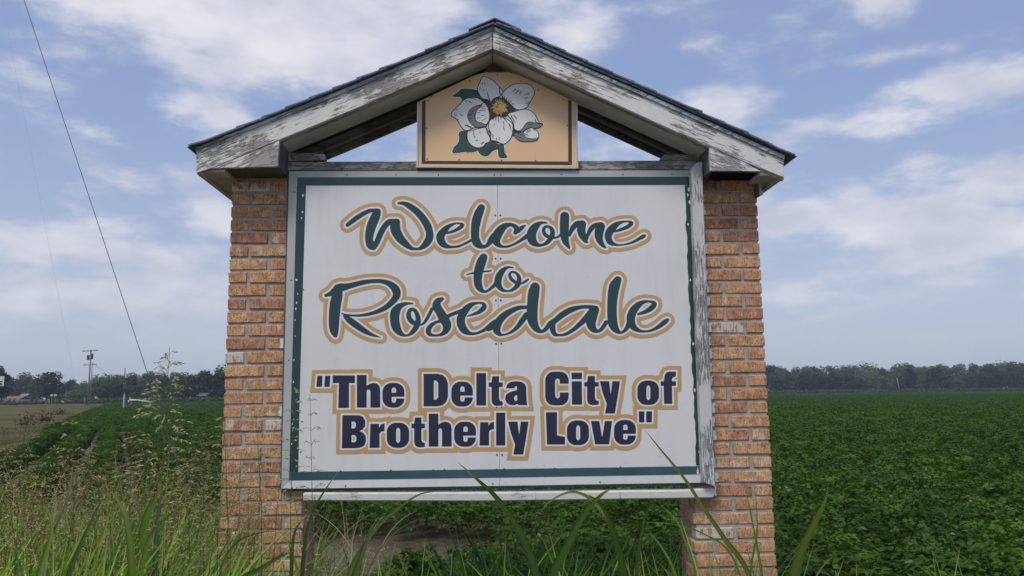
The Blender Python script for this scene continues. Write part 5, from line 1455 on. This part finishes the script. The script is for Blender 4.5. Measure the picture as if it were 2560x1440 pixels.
# valve stand pipe
q = on_ground(311, 88); hs = height_at(311, 982, 88); hb = height_at(311, 1003, 88)
stp = empty('standpipe', tuple(q)); tag(stp, 'pale grey standpipe at the edge of the crop', 'standpipe')
v, f = tube_vf([(0, 0, 0), (0, 0, hb), (0, 0, hs - .28), (0, 0, hs - .25)], [.10, .12, .12, .05], 10); mobj('casing', v, f, plain('pale_metal', (.36, .38, .35), .6, .1, 3), stp)
v, f = tube_vf([(0, 0, hs - .26), (0, 0, hs)], [.05, .05], 8); mobj('valve', v, f, STEEL, stp)

# house
HW = plain('house_wall', (.46, .42, .38), .8, .1, .5); HR = plain('house_roof', (.20, .125, .10), .9, .15, .4); HD_ = plain('house_dark', (.03, .03, .035), .3, .1, .5); HT = plain('house_trim', (.60, .60, .56), .7, .1, 1)
def house(px0, px1, wall_top, ridge, dist, depth, label, wins, mat=HW, roofm=HR):
    a, b_ = on_ground(px0, dist), on_ground(px1, dist); w_ = (b_ - a).length; hw = height_at(px0, wall_top, dist); hr = height_at(px0, ridge, dist)
    o = empty('house', tuple(a)); tag(o, label, 'house')
    v, f = box_vf(0, w_, 0, depth, 0, hw); mobj('wall', v, f, mat, o)
    e = .5; y0, y1, ym = -e, depth + e, depth / 2
    V = [(-e, y0, hw - .05), (w_ + e, y0, hw - .05), (w_ + e, y1, hw - .05), (-e, y1, hw - .05), (-e, ym, hr), (w_ + e, ym, hr)]
    V += [(x, y, z + .12) for x, y, z in V]
    Fc = [(6, 7, 11, 10), (8, 9, 10, 11), (0, 4, 5, 1), (2, 5, 4, 3), (0, 1, 7, 6), (2, 3, 9, 8), (0, 6, 10, 4), (4, 10, 9, 3), (1, 5, 11, 7), (5, 2, 8, 11)]
    mobj('roof', V, Fc, roofm, o)
    v, f = prism([(0, hw + .002), (w_, hw + .002), (w_, hr - .2), (0, hr - .2)], ym - .1, ym + .1)
    for (k0, k1, z0, z1, nm) in wins:
        v, f = box_vf(w_ * k0, w_ * k1, -.05, -.002, z0, z1); wn_ = mobj(nm, v, f, HD_, o)
        v, f = join_vf([box_vf(w_ * k0 - .08, w_ * k1 + .08, -.08, -.052, z1, z1 + .1), box_vf(w_ * k0 - .08, w_ * k1 + .08, -.10, -.052, z0 - .1, z0)]); mobj('frame', v, f, HT, wn_)
    return o
house(4, 47, 999, 991, 275, 6, 'low pale house with a reddish roof beside the road', [(.12, .3, 0, 2.0, 'door'), (.42, .56, .9, 1.9, 'window'), (.7, .86, .9, 1.9, 'window')])
house(50, 62, 993, 985, 280, 4, 'small grey-white shed with a pointed roof right of the house', [(.3, .7, 0, 1.9, 'door')], plain('shed_wall', (.28, .29, .28), .8, .1, .5), plain('shed_roof', (.22, .23, .23), .8, .1, .5))
# the small building under the trees near the pillar
house(497, 512, 990, 984, 205, 4, 'small grey hut under the dark trees left of the pillar', [(.3, .6, 0, 1.6, 'door')], plain('hut_wall', (.12, .13, .13), .9, .1, .5), plain('hut_roof', (.10, .10, .10), .9, .1, .5))

# car: body by cross sections
def car(px, dist, rz, label, colour):
    o = empty('parked_car', tuple(on_ground(px, dist)), rz); tag(o, label, 'car')
    paint = plain('car_paint', colour, .3, .03, 1); glass = plain('car_glass', (.03, .04, .05), .1, .1, 1); rub = plain('car_tyre', (.02, .02, .02), .9, .1, 1)
    prof = [(-2.15, .35), (-2.2, .75), (-1.95, .92), (-1.25, .98), (-.65, 1.42), (.75, 1.45), (1.45, 1.02), (2.1, .95), (2.2, .6), (2.15, .35)]
    n = len(prof); V = []
    for y, ins in ((-.85, .0), (-.62, .0), (.62, .0), (.85, 0)):
        for x, z in prof:
            k = .12 if z > 1.2 else 0
            V.append((x, y * (1 - k), z if abs(y) < .7 or z < 1.2 else z - .04))
    Fc = []
    for r_ in range(3):
        for i in range(n):
            j = (i + 1) % n; Fc.append((r_ * n + i, r_ * n + j, (r_ + 1) * n + j, (r_ + 1) * n + i))
    Fc += [tuple(range(n)), tuple(reversed(range(3 * n, 4 * n)))]
    bevel(mobj('body', V, Fc, paint, o), .04, 2)
    for s in (-1, 1):
        v, f = prism([(-1.1, 1.0), (-.62, 1.34), (.72, 1.36), (1.3, 1.02)], s * .80 - .01, s * .80 + .01); mobj('side_window', v, f, glass, o)
        for x in (-1.35, 1.35):
            v, f = tube_vf([(x, s * .72, .33), (x, s * .9, .33)], .33, 16); wh = mobj('wheel', v, f, rub, o)
            v, f = tube_vf([(x, s * .885, .33), (x, s * .915, .33)], .18, 10); mobj('rim', v, f, STEEL, wh)
        v, f = box_vf(-2.23, -2.17, s * .6 - .15, s * .6 + .15, .62, .78); mobj('headlight', v, f, HT, o)
    V = [(-1.27, -.6, 1.02), (-1.27, .6, 1.02), (-.72, .55, 1.42), (-.72, -.55, 1.42)]; V += [(x - .02, y, z + .02) for x, y, z in V]
    mobj('windscreen', V, [(0, 1, 2, 3), (4, 7, 6, 5), (0, 4, 5, 1), (1, 5, 6, 2), (2, 6, 7, 3), (3, 7, 4, 0)], glass, o)
    return o
car(176, 205, radians(70), 'white car parked beyond the verge right of the domed tree', (.8, .8, .8))
car(3, 222, radians(20), 'dark car at the left frame edge in front of the pale house', (.03, .03, .035))
# small mailbox-like posts by the domed tree
for px, lab in ((130, 'small white mailbox on a post under the domed tree'), (139, 'second paler mailbox right of the white one under the domed tree')):
    b = on_ground(px, 170); h = height_at(px, 990, 170)
    o = empty('mailbox', tuple(b)); tag(o, lab, 'mailbox')
    v, f = box_vf(-.05, .05, -.05, .05, 0, h); mobj('post', v, f, PW, o)
    v, f = tube_vf([(0, -.25, h + .15), (0, .25, h + .15)], .2, 10); mobj('box', v, f, HT, o)
# speed sign at the left edge; only its right side is in the frame
b = on_ground(-9, 36); zt, zb = height_at(0, 940.5, 36), height_at(0, 965.5, 36)
sg = empty('speed_sign', tuple(b), 0); tag(sg, 'white speed limit sign cut by the left frame edge', 'traffic sign')
hw_ = .30
v, f = box_vf(-hw_, hw_, -.005, .0, zb, zt); mobj('plate', v, f, plain('sign_white', (.55, .58, .56), .5, .02, 1), sg)
v, f = box_vf(-.03, .03, .002, .05, 0, zt); mobj('post', v, f, STEEL, sg)
BL = plain('sign_black', (.02, .02, .02), .5, .02, 1)
def seg5(x, z, w, h, t_):
    """digit 5 from strokes"""
    r = [box_vf(x, x + w, -.009, -.0055, z + h - t_, z + h), box_vf(x, x + t_, -.009, -.0055, z + h * .5, z + h - t_ - .0005)]
    P = [(x, z + h * .5 + t_ * .2)]; cx, cz, R0 = x + w * .45, z + h * .30, w * .55
    arc = [(cx + R0 * cos(a) , cz + h * .30 * sin(a)) for a in np.linspace(radians(140), radians(-150), 14)]
    arci = [(cx + (R0 - t_) * cos(a), cz + (h * .30 - t_) * sin(a)) for a in np.linspace(radians(140), radians(-150), 14)]
    Vv = []; Ff = []
    for (a, c_), (d, e) in zip(arc, arci): Vv += [(a, -.009, c_), (d, -.009, e), (a, -.0055, c_), (d, -.0055, e)]
    for i in range(13):
        k = 4 * i; Ff += [(k, k + 4, k + 5, k + 1), (k, k + 2, k + 6, k + 4), (k + 1, k + 5, k + 7, k + 3)]
    return join_vf(r + [(Vv, Ff)])
hz = zt - zb
v, f = seg5(.02, zb + hz * .10, .20, hz * .40, .045); mobj('digit', v, f, BL, sg)
v, f = box_vf(-hw_ + .02, hw_ - .02, -.008, -.0055, zb + .02, zb + .032); mobj('border', v, f, BL, sg)
# ------------------------------------------------------------------ grasses around the sign
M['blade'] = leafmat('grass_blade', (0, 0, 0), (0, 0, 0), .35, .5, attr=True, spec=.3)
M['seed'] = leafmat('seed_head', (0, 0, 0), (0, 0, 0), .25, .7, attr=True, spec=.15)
GREENS = [(.095, .185, .025), (.135, .235, .032), (.060, .130, .022), (.185, .275, .050), (.10, .19, .05)]
BRIGHT = [(.19, .30, .035), (.24, .33, .05), (.14, .26, .03), (.28, .34, .07)]
DRY = [(.30, .24, .11), (.23, .18, .085), (.34, .29, .15)]
class Tufts:
    def __init__(s): s.V, s.F, s.C, s.n = [], [], [], 0
    def add(s, V, Fc, col):
        s.V.append(np.asarray(V, float)); s.F.append(np.asarray(Fc, int) + s.n); s.C.append(np.broadcast_to(np.asarray(col, float), (len(V), 3))); s.n += len(V)
    def path_blade(s, pts, w, col, r, fold=.22, face=None):
        """leaf blade along a list of points; w = full width at its widest"""
        P = catmull(pts, 5); n = len(P); T = np.gradient(P, axis=0); T /= np.linalg.norm(T, axis=1)[:, None] + 1e-9
        f = np.array(face if face is not None else (r.gauss(0, .5), -1, r.gauss(0, .3)), float); f /= np.linalg.norm(f)
        S = np.cross(T, f); S /= np.linalg.norm(S, axis=1)[:, None] + 1e-9; Nn = np.cross(S, T)
        t = np.linspace(0, 1, n); prof = np.where(t > .45, np.clip((1 - t) / .55, 0, 1) ** .72, 1.0) * (.6 + .4 * np.clip(t / .3, 0, 1)); prof[-1] = .02
        h = (w * .5 * prof)[:, None]
        V = np.stack([P - S * h + Nn * h * fold, P - Nn * h * fold, P + S * h + Nn * h * fold], 1).reshape(-1, 3)
        i = np.arange(n - 1) * 3
        Fc = np.concatenate([np.stack([i, i + 1, i + 4, i + 3], 1), np.stack([i + 1, i + 2, i + 5, i + 4], 1)])
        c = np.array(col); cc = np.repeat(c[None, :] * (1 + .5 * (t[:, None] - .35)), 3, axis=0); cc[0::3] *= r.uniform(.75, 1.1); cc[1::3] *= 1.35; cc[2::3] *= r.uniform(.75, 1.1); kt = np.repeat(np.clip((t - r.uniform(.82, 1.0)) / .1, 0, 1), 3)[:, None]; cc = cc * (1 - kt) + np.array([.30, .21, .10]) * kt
        s.add(V, Fc, np.clip(cc, 0, 1))
    def blade(s, root, az_, L_, w, lean, curl, col, r):
        d = np.array([cos(az_), sin(az_), 0]); pts = [np.array(root, float)]; ang = lean; k = 6
        for i in range(k):
            pts.append(pts[-1] + (d * sin(ang) + np.array([0, 0, 1]) * cos(ang)) * L_ / k); ang += curl / k
        s.path_blade(pts, w, col, r)
    def stem(s, pts, rad, col):
        P = catmull(pts, 4); n = len(P); k = 4
        T = np.gradient(P, axis=0); T /= np.linalg.norm(T, axis=1)[:, None] + 1e-9
        a = np.cross(T, [.13, .97, .2]); a /= np.linalg.norm(a, axis=1)[:, None]; b = np.cross(T, a)
        rr_ = np.linspace(rad, rad * .5, n)[:, None]
        V = np.stack([P + (a * cos(2 * pi * q / k) + b * sin(2 * pi * q / k)) * rr_ for q in range(k)], 1).reshape(-1, 3)
        i = np.arange(n - 1)[:, None] * k + np.arange(k)[None]; j = np.arange(n - 1)[:, None] * k + (np.arange(k)[None] + 1) % k
        s.add(V, np.stack([i, j, j + k, i + k], -1).reshape(-1, 4), col)
        return P
    def spikelet(s, c, d, l, w, col, r):
        d = d / (np.linalg.norm(d) + 1e-9); a = np.cross(d, [r.gauss(0, 1), r.gauss(0, 1), r.gauss(0, 1)]); a /= np.linalg.norm(a) + 1e-9; b = np.cross(d, a)
        V = [c, c + d * l * .4 + a * w, c + d * l * .4 + b * w * .8, c + d * l * .4 - a * w, c + d * l * .4 - b * w * .8, c + d * l]
        s.add(V, [(0, 1, 2, 2), (0, 2, 3, 3), (0, 3, 4, 4), (0, 4, 1, 1), (5, 2, 1, 1), (5, 3, 2, 2), (5, 4, 3, 3), (5, 1, 4, 4)], col)
    def panicle(s, base, tip, spread, r, colr=None, dens=1.0, lsz=1.0, droop=.25):
        base, tip = np.array(base, float), np.array(tip, float); ax_ = tip - base; Lx = np.linalg.norm(ax_); ax_ /= Lx
        col = colr or r.choice([(.30, .27, .12), (.24, .24, .10), (.33, .27, .15)])
        s.stem([base, (base + tip) / 2, tip], .0014, (.14, .17, .06))
        nw = int(11 * dens)
        for i in range(nw):
            t = i / (nw - 1); c = base + ax_ * Lx * (t * .93)
            for q in range(r.choice([2, 3, 3, 4])):
                a = r.uniform(0, 2 * pi); out_ = np.array([cos(a), sin(a), 0]); l = spread * (1 - .72 * t) * r.uniform(.6, 1.1)
                d0 = ax_ * (.55 + .5 * t) + out_; d0 /= np.linalg.norm(d0); P = [c, c + d0 * l * .5, c + d0 * l * .5 + (out_ + ax_ * .1 - np.array([0, 0, droop])) * l * .45]
                Q = s.stem(P, .0006, (.19, .2, .09))
                m_ = int(3 + l * 42)
                for k in range(m_):
                    u = r.uniform(.35, 1.0); idx = min(len(Q) - 2, int(u * (len(Q) - 1))); pc = Q[idx] + (Q[idx + 1] - Q[idx]) * r.random(); dd = Q[idx + 1] - Q[idx]; dd = dd / (np.linalg.norm(dd) + 1e-9)
                    dd = dd + np.array([r.gauss(0, .22), r.gauss(0, .22), r.gauss(0, .22) - .1])
                    v_ = r.uniform(.75, 1.25)
                    s.spikelet(pc, dd, .0125 * lsz * r.uniform(.7, 1.2), .0013 * lsz, tuple(x * v_ for x in col), r)
    def build(s, name, mat, parent=None):
        V = np.vstack(s.V); C = np.vstack(s.C); Fq = np.vstack(s.F)
        me = bpy.data.meshes.new(name)
        tri = Fq[:, 2] == Fq[:, 3]
        faces = [tuple(f[:3]) if t_ else tuple(f) for f, t_ in zip(Fq.tolist(), tri.tolist())]
        me.from_pydata(V.tolist(), [], faces)
        a = me.color_attributes.new('tint', 'FLOAT_COLOR', 'POINT'); c = np.ones((len(V), 4), np.float32); c[:, :3] = C; a.data.foreach_set('color', c.ravel())
        me.polygons.foreach_set('use_smooth', np.ones(len(me.polygons), bool))
        me.materials.append(mat); me.update()
        return link(bpy.data.objects.new(name, me), parent)

gr3 = random.Random(77)
def jit(c, k=.2): v = gr3.uniform(1 - k, 1 + k); return (c[0] * v * gr3.uniform(.93, 1.07), c[1] * v, c[2] * v * gr3.uniform(.9, 1.1))
def hero(name, blades, label, group=None, heads=(), cat='grass plant'):
    """one plant: blades given as pixel paths at a distance, rooted in the ground below their lowest point"""
    first = blades[0] if blades else None
    o = empty(name, (0, 0, 0))
    roots = []
    for (pts, Y, w, col) in blades:
        T_ = Tufts(); P = [np.array(WP(x, y, Y + (dy_ if False else 0))) for (x, y) in pts]
        P = P[::-1]                                             # from the lowest point upward to the tip
        low = P[0]; dn = P[0] - P[1]; dn = dn / np.linalg.norm(dn); dn = dn * .5 + np.array([0, 0, -1]); kk = low[2] / -dn[2]; root = low + dn * kk; root[2] = 0; roots.append(root)
        seg_ = np.linalg.norm(P[1] - P[0]); P.insert(0, low + dn * min(kk * .5, seg_ * 1.3))
        T_.path_blade([root, (root + P[0]) / 2] + P, w * .60, jit(tuple(x * .62 for x in col), .16), gr3)
        T_.build('leaf', M['blade'], o)
    tag(o, label, cat, group)
    o_loc = Vector(np.mean(roots, 0)) if roots else Vector((0, 0, 0))
    o.location = o_loc
    for ch in o.children: ch.matrix_parent_inverse = Matrix.Translation(-o_loc)
    return o
g1, g2, g3, g4, g5 = GREENS
YEL = (.20, .20, .055)
hero('johnson_grass', [([(1610, 1072), (1655, 1128), (1710, 1195), (1760, 1272), (1810, 1345), (1875, 1445)], 2.5, .026, (.15, .185, .045))], 'long olive blade slanting across the lower right corner of the board')
hero('johnson_grass', [([(2070, 1226), (2058, 1262), (2030, 1318), (2003, 1375), (1985, 1445)], 2.3, .052, (.13, .20, .03)), ([(2082, 1392), (2060, 1412), (2040, 1445)], 2.4, .012, g4), ([(1888, 1225), (1893, 1300), (1890, 1350), (1875, 1445)], 2.6, .013, g2),
     ([(1860, 1200), (1878, 1290), (1895, 1380), (1905, 1445)], 2.6, .018, g2)], 'broad upright yellow-green blades in front of the field right of the right pillar')
hero('johnson_grass', [([(1145, 1156), (1195, 1200), (1245, 1248), (1300, 1330), (1340, 1445)], 2.6, .044, g3), ([(1092, 1228), (1040, 1240), (960, 1300), (905, 1370), (870, 1445)], 2.5, .026, g4),
     ([(945, 1296), (925, 1325), (905, 1385), (885, 1445)], 2.3, .034, (.13, .20, .07))], 'clump of arching grass blades in front of the middle of the bottom rail')
hero('johnson_grass', [([(846, 1178), (815, 1222), (787, 1270), (765, 1340), (755, 1445)], 2.8, .022, g3), ([(720, 1372), (690, 1395), (640, 1425), (600, 1450)], 2.2, .030, g4)], 'dark narrow blades crossing the lower left corner of the board')
hero('johnson_grass', [([(1347, 1284), (1380, 1250), (1425, 1230), (1462, 1238), (1490, 1262), (1530, 1320), (1560, 1445)], 2.6, .024, g4), ([(1528, 1222), (1500, 1240), (1460, 1285), (1420, 1360), (1380, 1445)], 2.4, .046, (.085, .165, .025)),
     ([(1470, 1235), (1505, 1265), (1535, 1330), (1562, 1445)], 2.5, .046, g3), ([(1340, 1215), (1338, 1300), (1342, 1445)], 2.7, .008, g3)], 'clump of broad dark leaves with one folded tip below the bottom rail')
hero('johnson_grass', [([(1620, 1328), (1655, 1370), (1690, 1445)], 2.4, .022, g4), ([(1650, 1262), (1690, 1300), (1715, 1360), (1740, 1445)], 2.7, .020, g4), ([(1600, 1305), (1680, 1310), (1760, 1335), (1830, 1390)], 2.8, .012, g2), ([(1640, 1240), (1610, 1300), (1590, 1445)], 2.6, .040, g1)],
     'loose light blades between the bottom rail and the foot of the right pillar')
hero('johnson_grass', [([(132, 1209), (140, 1240), (136, 1290), (112, 1445)], 2.1, .030, (.30, .33, .20)), ([(185, 1150), (165, 1260), (120, 1360), (95, 1445)], 2.1, .022, (.12, .18, .06)), ([(60, 1300), (110, 1265), (130, 1330), (100, 1445)], 2.0, .026, g4)], 'grass plant with a pale curled leaf tip at the far left')
hero('johnson_grass', [([(274, 1222), (300, 1262), (318, 1310), (330, 1445)], 2.2, .036, g4), ([(402, 1205), (392, 1240), (368, 1285), (360, 1350), (385, 1445)], 2.3, .052, g2), ([(405, 1212), (398, 1260), (392, 1320), (385, 1445)], 2.3, .026, (.14, .20, .13)),
     ([(480, 1262), (440, 1275), (400, 1310), (372, 1350), (350, 1445)], 2.2, .024, g4), ([(330, 1210), (352, 1222), (362, 1260), (360, 1445)], 2.4, .022, YEL)], 'broad-leaved plant with a bent leaf left of the left pillar')
hero('johnson_grass', [([(566, 1236), (530, 1310), (490, 1390), (455, 1450)], 2.1, .020, g4), ([(262, 1235), (230, 1300), (195, 1380), (170, 1450)], 2.0, .026, (.09, .15, .05)), ([(500, 1330), (440, 1370), (380, 1410), (330, 1450)], 2.1, .012, g4)], 'two long straight blades leaning right at the lower left')
hero('johnson_grass', [([(738, 1376), (700, 1392), (655, 1420), (610, 1450)], 2.0, .026, (.11, .19, .035)), ([(760, 1290), (735, 1340), (728, 1450)], 2.6, .030, g3), ([(700, 1330), (660, 1330), (600, 1350), (560, 1400), (550, 1450)], 2.3, .014, (.13, .15, .05))],
     'green blades in front of the foot of the left pillar')

# tall seeding plants, each a thing: stem, panicle
def seeding(px, ytop, ybase, Y, spread, label, r, lean=0, dens=1.0, col=None, group=None, lsz=1.0, low=1440):
    o = empty('seeding_grass'); tag(o, label, 'grass plant', group)
    tip = np.array(WP(px, ytop, Y)); base = np.array(WP(px + lean, ybase, Y)); root = np.array([base[0] + lean * .0012, Y, 0.])
    lsz *= 1.25
    T_ = Tufts(); T_.stem([root, (root + base) / 2 + np.array([.01, 0, 0]), base], .0026, (.10, .15, .05)); T_.build('stem', M['blade'], o)
    T_ = Tufts(); T_.panicle(base, tip, spread, r, col, dens, lsz); T_.build('seed_head', M['seed'], o)
    for k in range(2):
        T_ = Tufts(); z = root[2] + (base[2] - root[2]) * r.uniform(.35, .7); c = root + (base - root) * (z / max(base[2], .1)); T_.blade(c, r.uniform(0, 6.28), r.uniform(.35, .6), r.uniform(.010, .018), r.uniform(.3, .6), r.uniform(.8, 1.6), jit(r.choice(GREENS)), r); T_.build('leaf', M['blade'], o)
    for ch in o.children: ch.matrix_parent_inverse = Matrix.Translation(-Vector(root))
    o.location = root
    return o
PALE = (.58, .57, .32)
seeding(424, 868, 1215, 2.6, .17, 'tallest open seed head, rising above the treeline left of the left pillar', gr3, -20, 2.2, PALE, lsz=1.3)
seeding(735, 965, 1260, 2.9, .10, 'seed head rising in front of the left edge of the board', gr3, -8, 1.1, PALE, lsz=1.1)
seeding(775, 985, 1265, 2.95, .09, 'fine seed head in front of the white lower left corner of the board', gr3, 6, .8, (.20, .20, .13), lsz=.8)
seeding(560, 1035, 1300, 2.8, .13, 'seed head touching the outer edge of the left pillar', gr3, 10, 1.0, PALE)
seeding(640, 1030, 1280, 2.9, .10, 'thin seed head in front of the bricks of the left pillar', gr3, 14, .8, PALE)
seeding(505, 1080, 1330, 2.6, .14, 'seed head between the tallest one and the left pillar', gr3, 5, 1.0)
seeding(330, 1075, 1330, 2.6, .15, 'reddish seed head left below the tallest one', gr3, -8, 1.1, (.32, .22, .12), lsz=1.2)
seeding(180, 1045, 1320, 2.8, .13, 'solitary pale seed head over the crop rows at the left', gr3, 4, .8, PALE)
for px, yt, Y in [(60, 1165, 2.9), (20, 1120, 3.3), (110, 1190, 2.7), (160, 1180, 3.1), (215, 1150, 3.0), (250, 1190, 2.6), (300, 1170, 2.9), (365, 1130, 2.8), (410, 1150, 3.0), (450, 1120, 2.9), (470, 1180, 2.5), (530, 1140, 2.8),
                  (10, 1200, 2.6), (85, 1230, 2.4), (190, 1215, 2.5), (275, 1235, 2.6), (345, 1220, 2.5), (440, 1230, 2.6), (500, 1220, 2.7), (560, 1190, 2.7), (600, 1170, 3.0), (690, 1215, 3.0), (620, 1235, 2.8), (740, 1240, 2.9), (45, 1270, 2.3), (130, 1265, 2.3), (410, 1290, 2.3), (540, 1290, 2.5)]:
    seeding(px + gr3.uniform(-8, 8), yt, yt + gr3.uniform(150, 220), Y, gr3.uniform(.09, .15), 'tan seeding grass in the weeds left of and before the left pillar', gr3, gr3.uniform(-30, 30), .75,
            gr3.choice([(.52, .38, .18), (.46, .40, .16), (.56, .47, .24), (.42, .29, .14)]), 'seeding grasses at the lower left')

# mass of grass
T_ = Tufts()
def patch(n, x0, x1, y0, y1, L0, L1, w0, w1, cols, lean=.35, curl=1.3, cond=None, top=None):
    for _ in range(n):
        y = gr3.uniform(y0, y1); x = gr3.uniform(x0, x1)
        if cond and not cond(x, y): continue
        if abs(x * UU.x) < 5 and -.02 < (y - DIST) < .4 and (-1.28 < x < -.84 or 1.0 < x < 1.44): continue
        T_.blade((x, y, 0), gr3.uniform(0, 6.28), gr3.uniform(L0, L1) * (gr3.uniform(.60, .84) if -.42 < x / y < -.20 and y < 3.9 else 1), gr3.uniform(w0, w1), gr3.uniform(0, lean), gr3.uniform(.2, curl), jit(gr3.choice(cols), .3), gr3)
# left foreground (higher), centre (lower), right (low)
patch(1900, -2.9, -.72, 1.9, 3.7, .80, 1.34, .006, .017, [tuple(min(1, x * 1.35) for x in c) for c in GREENS + [g4, g2]], .28, 1.0)
patch(1500, -3.6, -1.3, 2.6, 4.8, .8, 1.25, .005, .012, GREENS + DRY, .35, 1.2)
patch(700, -4.4, -1.2, 3.8, 7.2, .45, .85, .005, .012, DRY + DRY + GREENS, .5, 1.3)
patch(1000, -2.3, -.72, 1.8, 2.9, .92, 1.30, .011, .027, BRIGHT, .30, 1.1)
patch(380, -1.85, -1.0, 2.7, 3.75, 1.02, 1.42, .007, .018, GREENS + [g2], .22, 1.0)
patch(640, -.35, 1.25, 2.9, 5.0, .60, .98, .010, .022, [g1, g3, (.05, .10, .025)], .35, 1.4)
patch(330, -.9, 1.2, 2.3, 3.6, .60, 1.05, .008, .018, GREENS + [g3, g3], .32, 1.3)
patch(330, -.9, 1.3, 3.9, 5.6, .40, .72, .008, .018, GREENS + [g3, g3], .4, 1.5)
patch(260, .9, 2.2, 2.3, 3.7, .60, .90, .007, .016, GREENS, .35, 1.3)
patch(160, 1.2, 2.6, 3.9, 5.0, .35, .6, .007, .014, GREENS, .4, 1.3)
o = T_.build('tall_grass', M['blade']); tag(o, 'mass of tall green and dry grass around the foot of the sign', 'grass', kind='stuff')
T_ = Tufts()
for _ in range(200):
    x = gr3.uniform(-3.2, -1.0); y = gr3.uniform(2.4, 4.6)
    if x > -1.6 and y > 3.6: continue
    zb_ = gr3.uniform(.78, 1.12); lean_ = gr3.uniform(-.12, .12)
    T_.stem([(x, y, 0), (x + lean_ * .4, y, zb_ * .6), (x + lean_, y, zb_)], .002, (.17, .15, .07))
    T_.panicle((x + lean_, y, zb_), (x + lean_ * 1.8, y + gr3.uniform(-.05, .05), zb_ + gr3.uniform(.2, .3)), gr3.uniform(.08, .13), gr3, gr3.choice([(.52, .37, .18), (.44, .32, .15), (.56, .45, .22)]), .65, 1.35)
o = T_.build('dry_seed_grass', M['seed']); tag(o, 'haze of tan seed heads over the weeds at the lower left', 'grass', kind='stuff')
# verge grass, coarse tufts along the bank
T_ = Tufts()
for _ in range(9000):
    s = 6 + 42 * gr3.random() ** 1.3; t_ = gr3.uniform(EDGE + .1, min(ROAD0 - 1, EDGE + 4 + s * .22))
    p = from_st(s, t_); q = (t_ - EDGE) / (ROAD0 - EDGE); z = .16 * sin(pi * min(1, q * 1.15)) * min(1, max(0, (s - 8) / 20))
    if p.y < 5: continue
    k = 1 + s / 40
    T_.blade((p.x, p.y, z), gr3.uniform(0, 6.28), gr3.uniform(.12, .30), .008 * k, gr3.uniform(.1, .6), gr3.uniform(.2, 1.0), jit(gr3.choice([(.20, .15, .07), (.12, .09, .045), (.08, .10, .03), (.15, .11, .055), (.06, .09, .022), (.10, .13, .03)]), .3), gr3)
o = T_.build('dry_grass', M['blade']); tag(o, 'dry brown grass on the roadside bank', 'grass', kind='stuff')
# broad weeds and litter on the bare soil behind the sign
T_ = Tufts()
for _ in range(2600):
    x = gr3.uniform(-2.6, 2.4); y = gr3.uniform(4.3, 8.2)
    a = gr3.uniform(0, 6.28); l = gr3.uniform(.03, .14)
    T_.path_blade([np.array((x, y, .012)), np.array((x + cos(a) * l * .5, y + sin(a) * l * .5, .03)), np.array((x + cos(a) * l, y + sin(a) * l, .015))], .008, jit(gr3.choice(DRY), .35), gr3, face=(0, 0, 1))
o = T_.build('straw_litter', M['blade']); tag(o, 'dead straw lying on the bare soil behind the sign', 'straw', kind='stuff')
weedsm = proto_collection('low_weeds', [plant_mesh('low_weed', 16, .16, .16, .26, .055, 300 + i) for i in range(4)])
Pw = np.stack([npr.uniform(-1.0, 1.9, 520), npr.uniform(4.5, 7.2, 520), np.zeros(520)], 1)
dw = np.hypot((Pw[:, 0] - c0.x) / 1.5, (Pw[:, 1] - c0.y) / 1.0); Pw = Pw[dw > 1]
o = scatter('low_weeds', Pw, npr.uniform(.7, 1.3, len(Pw)), weedsm, 12); tag(o, 'low leafy weeds under the sign board', 'weeds', kind='stuff')

# ------------------------------------------------------------------ air
HAZE = True
if HAZE:
    v, f = box_vf(-620, 620, -40, 640, -1.0, 26.0)
    hz_ = mobj('haze', v, f, None); tag(hz_, kind='stuff')
    hm = bpy.data.materials.new('haze_air'); hm.use_nodes = True; t = hm.node_tree; t.nodes.remove(t.nodes['Principled BSDF'])
    pv = t.nodes.new('ShaderNodeVolumePrincipled'); pv.inputs['Color'].default_value = (.80, .86, 1, 1); pv.inputs['Density'].default_value = .00042; pv.inputs['Anisotropy'].default_value = .2
    t.links.new(pv.outputs[0], t.nodes['Material Output'].inputs['Volume']); hz_.data.materials.append(hm)
